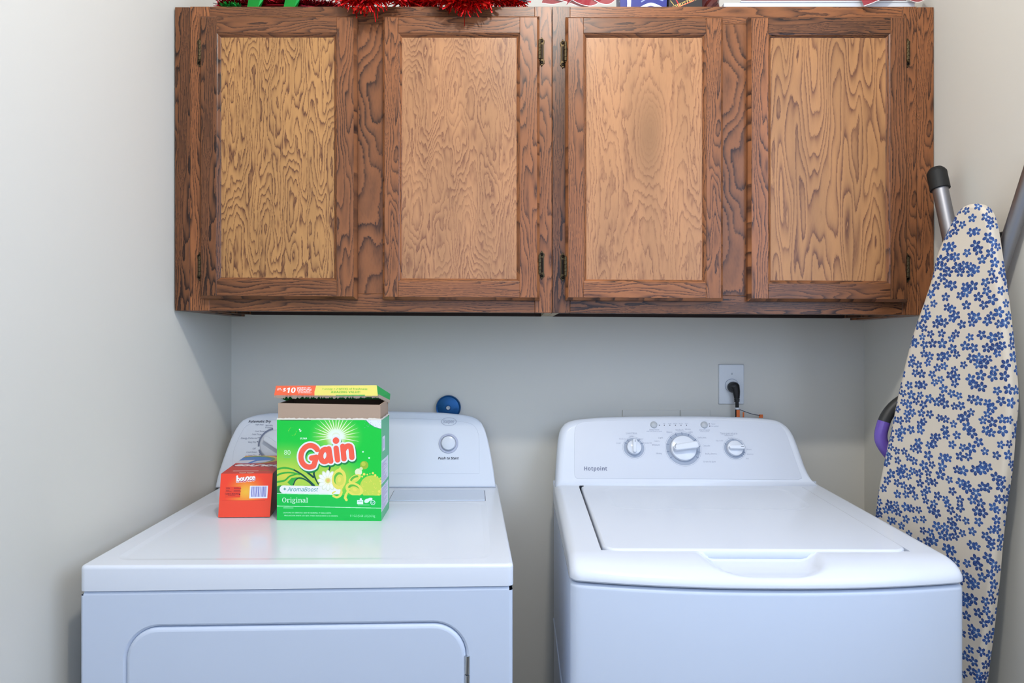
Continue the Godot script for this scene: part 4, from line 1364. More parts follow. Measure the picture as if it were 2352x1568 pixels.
# ------------------------------------------------------------------ boxes on the dryer
func gain_tex() -> ImageTexture:
	var g := c8(0, 200, 62)
	var cv := Canvas.new(240, 234, 3.2, g)
	var yg := c8(186, 214, 74)
	var yel := c8(232, 222, 96)
	var teal := c8(0, 66, 62)
	cv.glow(Vector2(20, 130), 130, 80, yg, 1.2, 0.7)
	cv.glow(Vector2(120, 140), 95, 62, yg, 1.2, 0.8)
	cv.glow(Vector2(136, 40), 64, 52, c8(190, 222, 84), 1.1, 0.8)
	for i in 19:
		var a := PI + (i - 1) * PI / 16.0
		var d := Vector2(cos(a), sin(a))
		var n := Vector2(-d.y, d.x)
		var c := Vector2(136, 41)
		cv.poly(PackedVector2Array([c + d * 10 + n * 1.9, c + d * 56, c + d * 10 - n * 1.9]), c8(226, 246, 206))
	cv.glow(Vector2(136, 44), 24, 24, c8(240, 246, 246), 1.3, 0.8)
	# powder picture in the upper corner
	cv.disc(Vector2(246, -30), 53, c8(60, 130, 120))
	cv.disc(Vector2(246, -30), 52, c8(230, 234, 240))
	var rng := RandomNumberGenerator.new()
	rng.seed = 9
	for i in 40:
		cv.disc(Vector2(rng.randf_range(200, 238), rng.randf_range(0, 20)), 0.5, c8(150, 160, 190))
	cv.rect(8, 2.4, 70, 1.2, c8(14, 96, 44))
	for i in 16:
		var a := TAU * i / 16 + 0.3
		if i != 13 and i != 14:
			cv.disc(Vector2(35.8, 29) + Vector2(cos(a), sin(a)) * 9, 0.5 + 0.35 * sin(i * 0.9), c8(206, 232, 74))
	cv.disc(Vector2(52.5, 24.5), 2.2, Color.WHITE, 1.6, 0.9)
	cv.disc(Vector2(54.5, 28), 2.4, Color.WHITE, 1.2, -0.6)
	cv.text("ULTRA", Vector2(61.5, 45), 5.4, Color.WHITE, 700, 0.15)
	cv.text("80", Vector2(24, 77.5), 14.5, c8(220, 250, 226), 400)
	cv.rect(16, 85.2, 16, 0.7, c8(90, 200, 170))
	cv.rect(16, 88.6, 16, 0.7, c8(90, 200, 170))
	# leaves on the left
	var gr := c8(52, 172, 58)
	for e in [[Vector2(-2, 117), Vector2(18, 113), Vector2(40, 118), Vector2(62, 132), Vector2(86, 152)], [Vector2(-2, 131), Vector2(14, 125), Vector2(34, 124), Vector2(52, 128)], [Vector2(-2, 146), Vector2(18, 142), Vector2(30, 132), Vector2(50, 126)]]:
		cv.stroke(spline2(e, 22), 4.4, gr, 3.2)
	cv.stroke(spline2([Vector2(40, 118), Vector2(62, 131), Vector2(82, 150), Vector2(92, 160)], 18), 3.4, teal)
	cv.poly(PackedVector2Array([Vector2(24, 146), Vector2(34, 136), Vector2(52, 134), Vector2(68, 140), Vector2(82, 152), Vector2(62, 140), Vector2(48, 138), Vector2(40, 146), Vector2(36, 154), Vector2(30, 152)]), gr)
	cv.stroke(spline2([Vector2(38, 152), Vector2(44, 140), Vector2(56, 136), Vector2(72, 144), Vector2(84, 156)], 16), 2.6, teal)
	cv.poly(PackedVector2Array([Vector2(0, 156), Vector2(8, 153), Vector2(16, 156), Vector2(22, 166), Vector2(18, 172), Vector2(0, 172)]), c8(30, 140, 60))
	cv.stroke(spline2([Vector2(62, 116), Vector2(74, 126), Vector2(84, 134)], 10), 4.2, teal)
	cv.stroke(spline2([Vector2(88, 118), Vector2(85, 126), Vector2(90, 140), Vector2(98, 154)], 12), 4.6, teal, 2.4)
	cv.stroke(spline2([Vector2(122, 100), Vector2(122, 112), Vector2(118, 122)], 8), 6.0, teal, 3.0)
	# logo word from round strokes
	var word := []
	var arc := []
	for i in 26:
		var a := lerpf(-0.82, -5.35, i / 25.0)
		arc.append(Vector2(76, 86) + Vector2(cos(a) * 20.5, sin(a) * 25.0).rotated(0.16))
	arc.append(Vector2(91, 88)); arc.append(Vector2(80, 90))
	word.append(arc)
	var bowl := []
	for i in 25:
		var a := TAU * i / 24
		bowl.append(Vector2(110.5, 84) + Vector2(cos(a) * 9.6, sin(a) * 14.2).rotated(0.14))
	word.append(bowl)
	word.append([Vector2(119.5, 68.5), Vector2(124, 97)])
	word.append([Vector2(136.3, 67), Vector2(139.6, 94)])
	word.append([Vector2(151.5, 62.5), Vector2(154.4, 91)])
	word.append(spline2([Vector2(153, 72), Vector2(159, 63.5), Vector2(167, 62), Vector2(170.5, 68), Vector2(172.6, 88)], 16))
	for pass_ in [[Vector2(1.6, 3.4), 20.5, c8(0, 132, 62)], [Vector2.ZERO, 19.6, c8(232, 238, 248)], [Vector2.ZERO, 12.4, c8(250, 96, 72)]]:
		for s in word:
			var q := []
			for p in s:
				q.append(p + pass_[0])
			cv.stroke(q, pass_[1], pass_[2])
		cv.disc(Vector2(136, 49.5) + pass_[0], 7.6 if pass_[1] < 15.0 else 11.6, pass_[2])
	cv.disc(Vector2(136, 49.5), 7.4, c8(250, 96, 72))
	# yellow blob of bubbles
	cv.disc(Vector2(218, 156), 27, yg.lerp(yel, 0.2))
	for i in 14:
		var a := -2.3 + i * 0.24
		cv.disc(Vector2(214, 152) + Vector2(cos(a), sin(a)) * (27 + 2 * sin(i * 2.0)), 2.2 + 0.9 * sin(i * 1.7), yel)
	for i in 24:
		cv.disc(Vector2(212, 156) + Vector2(cos(i * 0.8), sin(i * 0.8)) * (12 + (i % 3) * 2.2), 0.9, yel)
	cv.disc(Vector2(200.7, 105.6), 9.6, c8(152, 186, 52))
	cv.disc(Vector2(199, 103), 5.0, c8(186, 206, 70))
	cv.disc(Vector2(187.6, 121.5), 8.2, c8(232, 236, 196))
	cv.disc(Vector2(193.5, 114), 4.0, c8(214, 226, 170))
	for e in [Vector2(198, 75), Vector2(212, 89)]:
		cv.disc(e, 2.0, c8(214, 246, 226))
	# white banner
	cv.poly(PackedVector2Array([Vector2(14, 153.5), Vector2(150, 155.5), Vector2(150, 173), Vector2(14, 171.5)]), c8(240, 240, 250))
	cv.disc(Vector2(15, 162.5), 9.0, c8(240, 240, 250))
	# daisy
	for i in 12:
		var a := TAU * i / 12
		cv.disc(Vector2(117.5, 141.5) + Vector2(cos(a), sin(a)) * 15, 9.5, c8(222, 228, 196), 5.0, a)
		cv.disc(Vector2(117.5, 141.5) + Vector2(cos(a), sin(a)) * 14, 8.0, c8(246, 248, 240), 4.0, a)
	cv.glow(Vector2(118, 141.5), 12, 12, c8(250, 226, 150), 0.9)
	cv.disc(Vector2(118, 141.5), 3.4, c8(240, 190, 110))
	# butterfly
	var wing := func(c: Vector2, rx: float, ry: float, rot: float):
		cv.disc(c, rx, yel, ry, rot)
		cv.disc(c + Vector2(-1.0, -1.0), rx * 0.66, c8(92, 188, 62), ry * 0.62, rot)
		cv.disc(c + Vector2(1.6, 2.6), rx * 0.60, c8(216, 218, 88), ry * 0.56, rot)
		cv.disc(c + Vector2(0.8, 1.2), rx * 0.24, yel, ry * 0.24, rot)
	cv.poly(PackedVector2Array([Vector2(146, 109), Vector2(134, 124), Vector2(128, 140), Vector2(152, 160), Vector2(157, 136)]), yel)
	wing.call(Vector2(143, 138), 16.5, 24, 0.1)
	wing.call(Vector2(179, 137), 16, 8, -0.55)
	wing.call(Vector2(178, 161), 21, 14.5, 0.40)
	cv.stroke(spline2([Vector2(148, 154), Vector2(148, 168), Vector2(142, 177), Vector2(132, 178), Vector2(128, 171), Vector2(134, 167)], 24), 5.0, yel, 3.0)
	cv.stroke(spline2([Vector2(166, 160), Vector2(160, 172), Vector2(156, 180), Vector2(158, 187), Vector2(163, 185)], 20), 4.5, yel, 6.5)
	cv.text("+", Vector2(18, 162), 13, c8(0, 140, 110), 700)
	cv.text("AromaBoost", Vector2(60, 162.5), 12.5, c8(26, 140, 124), 400, 0.22)
	# lower band
	cv.poly(PackedVector2Array([Vector2(0, 171.5), Vector2(130, 173), Vector2(130, 175), Vector2(0, 173.2)]), c8(200, 246, 210))
	cv.poly(PackedVector2Array([Vector2(0, 173), Vector2(128, 174.6), Vector2(146, 174.8), Vector2(240, 175.6), Vector2(240, 234), Vector2(0, 234)]), c8(0, 194, 74))
	cv.stroke(spline2([Vector2(149, 168), Vector2(146, 176), Vector2(138, 180), Vector2(130, 177)], 14), 5.0, yel)
	cv.stroke([Vector2(159, 174), Vector2(157, 181), Vector2(160, 186)], 6.0, yel)
	cv.text("Original", Vector2(41.5, 187.5), 14.4, c8(232, 250, 236), 400, 0.0, "Droid Serif", 0.0, 1.08)
	cv.poly(PackedVector2Array([Vector2(0, 200.4), Vector2(240, 203.6), Vector2(240, 205), Vector2(0, 201.8)]), c8(200, 250, 212))
	cv.rect(15, 204.6, 23, 1.4, c8(180, 240, 196))
	cv.text("CAUTION: EYE IRRITANT. MAY BE HARMFUL IF SWALLOWED.", Vector2(70, 216.5), 3.9, c8(190, 244, 204), 700)
	cv.text("PRECAUCION: IRRITA LOS OJOS. PUEDE SER DANINO SI SE INGIERE.", Vector2(79, 223), 3.9, c8(190, 244, 204), 700)
	cv.text("91 OZ (5.68 LB) 2.6 kg", Vector2(197, 222.5), 6.9, c8(180, 246, 200), 400, 0.0, "Droid Sans", 0.0, 0.86)
	# little care symbols
	cv.rect(184.5, 186, 14, 9.5, c8(226, 246, 240))
	cv.disc(Vector2(193, 184), 2.6, c8(226, 246, 240))
	cv.rect(186, 188.4, 11, 0.9, c8(0, 160, 80))
	cv.disc(Vector2(207, 187.5), 6.5, c8(226, 246, 240), 4.6, -0.5)
	cv.disc(Vector2(214, 184), 6.0, c8(226, 246, 240), 3.4, -0.2)
	cv.disc(Vector2(220.5, 191.5), 5.6, c8(226, 246, 240))
	cv.disc(Vector2(220.5, 191.5), 4.3, c8(0, 170, 90))
	cv.stroke([Vector2(217.5, 190.5), Vector2(220, 193.5), Vector2(223.5, 189.5)], 1.2, c8(226, 246, 240))
	cv.rect(186, 197, 27, 0.8, c8(190, 240, 214))
	return cv.tex()

func side_tex() -> ImageTexture:
	var cv := Canvas.new(110, 234, 2.4, c8(84, 186, 132))
	var pale := c8(226, 228, 240)
	cv.rect(14, 42, 34, 34, pale)
	cv.rect(20, 48, 20, 22, c8(196, 196, 226))
	cv.rect(0, 96, 96, 54, pale)
	cv.rect(0, 158, 96, 56, pale)
	var rng := RandomNumberGenerator.new()
	rng.seed = 4
	for i in 60:
		var y := 102.0 + i * 1.85
		if absf(y - 154) > 6:
			cv.rect(6, y, rng.randf_range(20, 80), 0.8, c8(150, 150, 206).lerp(c8(200, 120, 170), rng.randf() * 0.6))
	return cv.tex()

func strip_tex() -> ImageTexture:
	var cv := Canvas.new(235, 30, 3.6, c8(240, 226, 112))
	cv.poly(PackedVector2Array([Vector2(0, 0), Vector2(94, 0), Vector2(91.5, 30), Vector2(0, 30)]), c8(246, 104, 62))
	cv.text("GET", Vector2(9, 8.5), 4.4, Color.WHITE, 700)
	cv.text("UP TO", Vector2(10, 12.5), 4.2, Color.WHITE, 700)
	cv.text("$", Vector2(21.5, 12.5), 14, Color.WHITE, 700)
	cv.text("10", Vector2(37, 13.8), 21, Color.WHITE, 700, 0.0, "Droid Sans", 0.0, 1.0)
	cv.text("WORTH OF", Vector2(66, 7.0), 6.2, Color.WHITE, 700)
	cv.text("COUPONS", Vector2(68, 12.5), 7.2, Color.WHITE, 700)
	cv.text("WITH PURCHASE", Vector2(68, 17.6), 3.8, Color.WHITE, 700)
	cv.text("OF THIS PRODUCT", Vector2(70, 21.3), 3.6, Color.WHITE, 700)
	cv.text("1 scoop = 2 WEEKS of freshness", Vector2(161, 10.5), 7.0, c8(126, 190, 58), 700, 0.1)
	cv.text("AMAZING VALUE!", Vector2(163, 18.6), 8.0, c8(104, 186, 56), 700, 0.1)
	cv.poly(PackedVector2Array([Vector2(140, 30), Vector2(140, 26.5), Vector2(206, 25.5), Vector2(206, 30)]), c8(70, 190, 80))
	return cv.tex()

func detergent_box():
	var t := thing("laundry_powder_box", "tall green laundry powder box with its torn lid propped open, on the dryer", "box", Vector3(-0.405, 0.9288, 0.36))
	var y0 := 0.9290
	var y1 := 1.1450
	var FL := Vector3(-0.5196, 0, 0.4120)
	var FR := Vector3(-0.2951, 0, 0.4161)
	var BR := Vector3(-0.3010, 0, 0.3040)
	var BL := FL + (BR - FR)
	var at := func(p: Vector3, y: float) -> Vector3: return Vector3(p.x, y, p.z)
	var card := mat(c8(176, 152, 132), 0.9)
	var fm := mb()
	fm.quad(at.call(FL, y0), at.call(FR, y0), at.call(FR, y1), at.call(FL, y1))
	part("front_face", fm, mat(Color.WHITE, 0.38, 0.0, gain_tex()), t, "green printed front with a large orange word")
	var sm_ := mb()
	sm_.quad(at.call(FR, y0), at.call(BR, y0), at.call(BR, y1 - 0.004), at.call(FR, y1))
	part("side_face", sm_, mat(Color.WHITE, 0.42, 0.0, side_tex()), t)
	var bk := mb()
	bk.quad(at.call(BR, y0), at.call(BL, y0), at.call(BL, y1), at.call(BR, y1))
	bk.quad(at.call(BL, y0), at.call(FL, y0), at.call(FL, y1), at.call(BL, y1))
	bk.quad(at.call(BL, y0), at.call(BR, y0), at.call(FR, y0), at.call(FL, y0))
	part("back_faces", bk, mat(c8(10, 180, 70), 0.45), t)
	# inner cardboard collar standing above the torn print
	var cl := mb()
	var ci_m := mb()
	var shaded_kraft := mat(c8(104, 78, 60), 0.95)  # collar cardboard darkened: shade under the lid is put into the colour
	var k := 0.0025
	var ins := func(p: Vector3) -> Vector3:
		var c := (FL + FR + BR + BL) / 4
		return p + (c - p).normalized() * k
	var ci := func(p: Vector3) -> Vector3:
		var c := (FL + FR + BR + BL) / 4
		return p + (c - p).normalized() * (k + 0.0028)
	var q := [FL, FR, BR, BL]
	var tops := [1.1785, 1.1755, 1.1780, 1.1790]
	for i in 4:
		var j := (i + 1) % 4
		var ao: Vector3 = ins.call(q[i])
		var bo: Vector3 = ins.call(q[j])
		var ai: Vector3 = ci.call(q[i])
		var bi: Vector3 = ci.call(q[j])
		cl.quad(at.call(ao, y0 + 0.18), at.call(bo, y0 + 0.18), at.call(bo, tops[j]), at.call(ao, tops[i]))
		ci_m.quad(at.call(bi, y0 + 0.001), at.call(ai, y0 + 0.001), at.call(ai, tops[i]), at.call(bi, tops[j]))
		cl.quad(at.call(ao, tops[i]), at.call(bo, tops[j]), at.call(bi, tops[j]), at.call(ai, tops[i]))
	part("cardboard_collar", cl, card, t, "bare brown cardboard collar")
	part("shaded_box_lining", ci_m, shaded_kraft, t)
	# torn white paper edge round the top of the print
	var rng := RandomNumberGenerator.new()
	rng.seed = 3
	var te := mb()
	for e in [[FL, FR, 60], [FR, BR, 24]]:
		var prev := 0.002
		for i in e[2]:
			var a: Vector3 = e[0].lerp(e[1], float(i) / e[2])
			var b: Vector3 = e[0].lerp(e[1], float(i + 1) / e[2])
			var nx := rng.randf_range(0.0006, 0.0030)
			var off := Vector3(0, 0, 0.0003) if e[2] == 60 else Vector3(0.0003, 0, 0)
			te.quad(at.call(a, y1 - 0.0018) + off, at.call(b, y1 - 0.0018) + off, at.call(b, y1 + nx), at.call(a, y1 + prev))
			prev = nx
	part("torn_edge", te, mat(c8(226, 218, 206), 0.9), t)
	# lid: hinged along the back, front raised
	var W := Vector3(0, 1, 0)
	var lb := [Vector3(-0.5290, 1.1700, 0.3000), Vector3(-0.3005, 1.1715, 0.3020)]       # lower back corners
	var lf := [Vector3(-0.5295, 1.1935, 0.4020), Vector3(-0.2990, 1.1890, 0.4060)]       # lower front corners
	var tb := [Vector3(-0.5250, 1.1900, 0.2985), Vector3(-0.2990, 1.1905, 0.3005)]
	var tf := [Vector3(-0.5265, 1.2150, 0.3990), Vector3(-0.3080, 1.2165, 0.4020)]
	lf[1] = Vector3(-0.3050, 1.1925, 0.4040)
	var lidf := mb()
	lidf.quad(lf[0], lf[1], tf[1], tf[0])
	var lid := part("lid", lidf, mat(Color.WHITE, 0.42, 0.0, strip_tex()), t, "torn-off lid strip, orange and yellow")
	var lg := mb()
	lg.quad(lf[1], lb[1], tb[1], tf[1])
	lg.quad(lb[0], lf[0], tf[0], tb[0])
	lg.quad(tf[0], tf[1], tb[1], tb[0])
	lg.quad(lb[1], lb[0], tb[0], tb[1])
	part("lid_top", lg, mat(c8(8, 172, 72), 0.42), lid)
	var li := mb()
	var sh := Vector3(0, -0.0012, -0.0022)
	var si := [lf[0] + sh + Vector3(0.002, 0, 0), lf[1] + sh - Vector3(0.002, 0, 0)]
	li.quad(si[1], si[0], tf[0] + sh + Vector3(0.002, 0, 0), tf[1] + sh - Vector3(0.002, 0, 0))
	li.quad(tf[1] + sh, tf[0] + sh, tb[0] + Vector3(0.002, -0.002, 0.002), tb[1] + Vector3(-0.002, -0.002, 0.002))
	part("shaded_lid_lining", li, shaded_kraft, lid)
	# ragged torn lower edge of the lid
	var rg := mb()
	var a0 := lf[0] as Vector3
	var prevp := 0.004
	for i in 90:
		var u0 := i / 90.0
		var u1 := (i + 1) / 90.0
		var p: Vector3 = lf[0].lerp(lf[1], u0)
		var r: Vector3 = lf[0].lerp(lf[1], u1)
		var nx: float = rng.randf_range(0.0015, 0.0065) * (1.3 - 0.6 * u1)
		var f := Vector3(0, 0, 0.0006)
		rg.quad(p - W * prevp - f * 3, r - W * nx - f * 3, r + W * 0.0014 + f, p + W * 0.0014 + f)
		rg.quad(r - W * nx - f * 3, p - W * prevp - f * 3, p - f * 5, r - f * 5)
		prevp = nx
	for i in 30:
		var u0 := i / 30.0
		var p: Vector3 = lf[1].lerp(lb[1], u0)
		var r: Vector3 = lf[1].lerp(lb[1], (i + 1) / 30.0)
		var nx: float = rng.randf_range(0.001, 0.004)
		rg.quad(p - W * prevp, r - W * nx, r + W * 0.0050 + Vector3(0.0008, 0, 0), p + W * 0.0050 + Vector3(0.0008, 0, 0))
		prevp = nx
	part("torn_edge", rg, mat(c8(186, 168, 150), 0.95), lid)

func bounce_word(cv: Canvas, o: Vector2, s: float, w: float, c: Color, rot := 0.0, mir := 1.0):
	var f := func(pts: Array) -> Array:
		var r := []
		for p in pts:
			r.append(o + Vector2(p.x, p.y).rotated(rot) * s * mir)
		return r
	var ell := func(cx: float, cy: float, a0: float, a1: float) -> Array:
		var r := []
		for i in 21:
			var a := lerpf(a0, a1, i / 20.0)
			r.append(Vector2(cx + 0.30 * cos(a), cy + 0.40 * sin(a)))
		return r
	cv.stroke(f.call([Vector2(-2.32, -1.05), Vector2(-2.38, 0.35)]), w, c)
	cv.stroke(f.call(ell.call(-2.05, 0.0, 0, TAU)), w, c)
	cv.stroke(f.call(ell.call(-1.12, 0.0, 0, TAU)), w, c)
	cv.stroke(f.call(spline2([Vector2(-0.50, -0.40), Vector2(-0.54, 0.12), Vector2(-0.36, 0.42), Vector2(-0.04, 0.36), Vector2(0.16, 0.0), Vector2(0.34, -0.40), Vector2(0.66, -0.48), Vector2(0.86, -0.18), Vector2(0.82, 0.38)], 40)), w, c)
	cv.stroke(f.call(ell.call(1.50, 0.0, -0.9, -5.4)), w, c)
	cv.stroke(f.call([Vector2(2.00, 0.0), Vector2(2.48, -0.08)]), w * 0.8, c)
	cv.stroke(f.call(ell.call(2.24, 0.0, -0.15, -5.4)), w, c)

func sheet_box():
	var t := thing("dryer_sheet_box", "low orange dryer sheet box with a barcode, left of the green box", "box", Vector3(-0.60, 0.9295, 0.29))
	var y0 := 0.9303
	var y1 := 1.0240
	var fl := Vector3(-0.6533, y0, 0.3959)
	var fr := Vector3(-0.5427, y0, 0.3909)
	var tl := Vector3(-0.6485, y1, 0.3930)
	var tr := Vector3(-0.5375, y1, 0.3885)
	var back := Vector3(-0.044, 0, -0.232)
	var cv := Canvas.new(120, 100, 5.0, c8(250, 72, 46))
	cv.glow(Vector2(60, 42), 50, 46, c8(250, 186, 60), 1.1, 1.1)
	cv.rect(0, 62, 120, 38, c8(246, 78, 52))
	cv.glow(Vector2(62, 42), 44, 22, c8(250, 190, 66), 0.5, 1.0)
	cv.rect(12, 30, 36, 25, c8(240, 70, 46))
	for e in [[14, 31.5, 8], [14, 34, 9], [14, 38, 8], [14, 40.5, 13], [32, 31.5, 11], [32, 34, 17], [32, 38, 15], [32, 40.5, 17]]:
		cv.rect(e[0], e[1], e[2], 0.9, c8(150, 36, 40))
	cv.text("1-800-5-BOUNCE", Vector2(29, 46.5), 4.4, c8(80, 24, 40), 700)
	cv.text("GUARANTEED", Vector2(28, 50.0), 2.6, c8(120, 30, 40), 700)
	cv.disc(Vector2(46.5, 48), 1.3, c8(80, 24, 40))
	bounce_word(cv, Vector2(58, 13.5), 8.2, 5.6, c8(244, 240, 244), -0.10)
	bounce_word(cv, Vector2(58.3, 13.2), 8.2, 4.1, c8(190, 24, 60), -0.10)
	bounce_word(cv, Vector2(57.8, 12.2), 8.2, 2.5, Color.WHITE, -0.10)
	cv.rect(69, 28, 42, 29, c8(240, 240, 250))
	var rng := RandomNumberGenerator.new()
	rng.seed = 12
	var x := 73.0
	while x < 106.0:
		var w := rng.randf_range(0.5, 1.9)
		cv.rect(x, 30, w, 23.5, c8(98, 104, 190))
		x += w + rng.randf_range(0.5, 1.6)
	cv.rect(6, 61.4, 100, 0.5, c8(214, 56, 40))
	var fm := mb()
	fm.quad(fl, fr, tr, tl)
	part("front_face", fm, mat(Color.WHITE, 0.40, 0.0, cv.tex()), t)
	# upper face, printed to be read from the far side
	var tv := Canvas.new(120, 250, 3.0, c8(206, 64, 44))
	tv.disc(Vector2(40, 60), 62, c8(240, 196, 80), 62)
	tv.disc(Vector2(36, 62), 54, c8(104, 150, 110), 54)
	tv.disc(Vector2(34, 70), 48, c8(78, 130, 206), 50)
	tv.poly(PackedVector2Array([Vector2(0, 74), Vector2(40, 66), Vector2(30, 112), Vector2(0, 112)]), c8(226, 224, 236))
	tv.poly(PackedVector2Array([Vector2(48, 80), Vector2(84, 66), Vector2(74, 100), Vector2(40, 112)]), c8(214, 216, 232))
	tv.rect(0, 118, 120, 132, c8(214, 62, 42))
	bounce_word(tv, Vector2(66, 146), 22.0, 17.0, c8(40, 60, 110), 0.06, -1.0)
	bounce_word(tv, Vector2(66, 146), 22.0, 13.0, c8(214, 62, 42), 0.06, -1.0)
	bounce_word(tv, Vector2(66, 144), 22.0, 8.0, c8(244, 240, 242), 0.06, -1.0)
	tv.rect(20, 214, 60, 7, c8(240, 200, 190))
	tv.rect(82, 214, 30, 5, c8(160, 140, 60))
	for e in [48, 66]:
		tv.disc(Vector2(e, 240), 8, c8(244, 236, 226), 6)
		tv.disc(Vector2(e, 240), 6, c8(220, 110, 60), 4)
	var tp := mb()
	tp.quad(tl, tr, tr + back, tl + back)
	part("top_face", tp, mat(Color.WHITE, 0.45, 0.0, tv.tex()), t)
	var sd := mb()
	sd.quad(fr, fr + back, tr + back, tr)
	sd.quad(fl + back, fl, tl, tl + back)
	sd.quad(fr + back, fl + back, tl + back, tr + back)
	sd.quad(fl + back, fr + back, fr, fl)
	part("side_faces", sd, mat(c8(150, 62, 30), 0.5), t)

# ------------------------------------------------------------------ Christmas things on top of the cabinets
func top_at(x: float) -> float:
	return 2.0790 - 0.0066 * x

func tinsel(m: MB, path: Array, count: int, len0: float, len1: float, wd: float, rng: RandomNumberGenerator, floor_y := true):
	for i in count:
		var u := rng.randf() * (path.size() - 1)
		var k := mini(int(u), path.size() - 2)
		var p: Vector3 = path[k].lerp(path[k + 1], u - k)
		var d := Vector3(rng.randfn(), rng.randfn(), rng.randfn()).normalized()
		if floor_y and d.y < 0.0 and p.z < 0.315:
			d.y = -d.y * 0.6
		if floor_y and p.z + d.z * len1 < 0.30 and p.y + d.y * len1 < top_at(p.x):
			d.y = absf(d.y)
		var s := d.cross(Vector3(rng.randfn(), rng.randfn(), rng.randfn())).normalized() * wd * 0.5
		var L := rng.randf_range(len0, len1)
		var bend := Vector3(rng.randfn(), rng.randfn() - 0.4, rng.randfn()) * L * 0.13
		if floor_y:
			bend.y = absf(bend.y) * 0.4
		var mid := p + d * L * 0.55
		var end := p + d * L + bend
		var inside := false
		for e in [p, mid, end]:
			if e.y < top_at(e.x) + 0.001 and e.z < 0.326:
				inside = true
		if inside:
			continue
		m.quad(p - s, p + s, mid + s, mid - s)
		m.quad(mid - s, mid + s, end + s * 0.8, end - s * 0.8)

func decorations():
	var rng := RandomNumberGenerator.new()
	rng.seed = 31
	var red := mat(c8(214, 30, 30), 0.22, 0.85)
	var dark_red := mat(c8(150, 14, 34), 0.22, 0.8)
	var green := mat(c8(20, 140, 50), 0.3, 0.6)
	# dark red tinsel wreath with green foil, at the far left
	var t := thing("tinsel_wreath", "dark red tinsel wreath with green foil leaves lying on the left cabinet", "wreath", Vector3(-0.56, top_at(-0.56), 0.22))
	var core := spline([Vector3(-0.70, 2.100, 0.270), Vector3(-0.62, 2.098, 0.278), Vector3(-0.54, 2.097, 0.280), Vector3(-0.46, 2.098, 0.262), Vector3(-0.43, 2.118, 0.19), Vector3(-0.50, 2.125, 0.12), Vector3(-0.62, 2.125, 0.12), Vector3(-0.70, 2.118, 0.20)], 60)
	var m := mb()
	tinsel(m, core, 8000, 0.010, 0.026, 0.0022, rng)
	part("tinsel", m, dark_red, t).set_meta("kind", "stuff")
	var cw := mb()
	cw.tube(core, 0.004, 8)
	part("wire_core", cw, dark_red, t)
	var gl := mb()
	tinsel(gl, [Vector3(-0.690, 2.088, 0.285), Vector3(-0.655, 2.086, 0.290)], 260, 0.008, 0.018, 0.003, rng)
	for e in [-0.615, -0.530]:
		var a := Vector3(e - 0.016, 2.082, 0.300)
		gl.quad(a, a + Vector3(0.026, 0.0, 0.001), a + Vector3(0.034, 0.026, 0.002), a + Vector3(0.006, 0.030, 0.0))
		gl.quad(a + Vector3(0.026, 0, 0.001), a + Vector3(0.030, 0.004, -0.006), a + Vector3(0.040, 0.024, -0.004), a + Vector3(0.034, 0.026, 0.002))
	part("foil_leaves", gl, green, t, "green foil leaves")
	# bright red garland that droops over the front edge in two tufts
	var g := thing("tinsel_garland", "bright red tinsel garland drooping over the front edge above the left cabinet doors", "garland", Vector3(-0.25, top_at(-0.25), 0.30))
	var p1 := spline([Vector3(-0.400, 2.105, 0.305), Vector3(-0.380, 2.082, 0.338), Vector3(-0.330, 2.076, 0.344), Vector3(-0.300, 2.092, 0.330), Vector3(-0.24, 2.112, 0.262), Vector3(-0.185, 2.108, 0.300)], 40)
	var p2 := spline([Vector3(-0.185, 2.098, 0.326), Vector3(-0.150, 2.076, 0.345), Vector3(-0.118, 2.070, 0.348), Vector3(-0.085, 2.084, 0.338), Vector3(-0.050, 2.106, 0.290), Vector3(0.0, 2.108, 0.275)], 40)
	var gm := mb()
	tinsel(gm, p1, 2300, 0.016, 0.038, 0.0030, rng, false)
	tinsel(gm, p2, 2600, 0.016, 0.036, 0.0036, rng, false)
	part("tinsel", gm, red, g).set_meta("kind", "stuff")
	var cap_ := mb()
	for i in 70:
		var u: Vector3 = p2[rng.randi_range(2, 30)] if i < 50 else p1[rng.randi_range(6, 24)]
		var d := Vector3(rng.randfn(), rng.randfn() * 0.7 - 0.3, absf(rng.randfn()) + 0.3).normalized()
		var s := d.cross(Vector3(0, 1, 0.2)).normalized() * 0.0042
		var q := u + d * 0.024
		cap_.quad(q - s, q + s, q + s + d * 0.011, q - s + d * 0.011)
	part("foil_flakes", cap_, mat(c8(236, 70, 50), 0.2, 0.7), g).set_meta("kind", "stuff")
	var gc := mb()
	gc.tube(p1 + p2, 0.004, 8)
	part("wire_core", gc, dark_red, g)
	# silver end tuft
	var sv := mb()
	tinsel(sv, [Vector3(0.004, 2.100, 0.285), Vector3(0.012, 2.104, 0.28)], 160, 0.008, 0.018, 0.0012, rng, true)
	part("silver_tuft", sv, mat(Color(0.8, 0.8, 0.82), 0.25, 0.9), g, "silver tinsel tip")
	# red mesh ribbons with white edges
	var net := Image.create(256, 128, false, Image.FORMAT_RGBA8)
	for y in 128:
		for x in 256:
			var c := c8(150, 22, 40)
			var a := 0.0
			if (x + y) % 8 < 5 or (x - y + 512) % 8 < 5:
				a = 1.0
			if y < 7 or y > 121 or (y > 40 and y < 44):
				c = c8(238, 226, 226); a = 1.0
			c.a = a
			net.set_pixel(x, y, c)
	var mesh_m := mat(Color.WHITE, 0.5, 0.2, ImageTexture.create_from_image(net))
	mesh_m.transparency = BaseMaterial3D.TRANSPARENCY_ALPHA_SCISSOR
	mesh_m.alpha_scissor_threshold = 0.5
	var rb := thing("mesh_ribbon_bow", "red netted ribbon bow with white edges lying above the centre hinges", "ribbon", Vector3(0.14, top_at(0.14), 0.27))
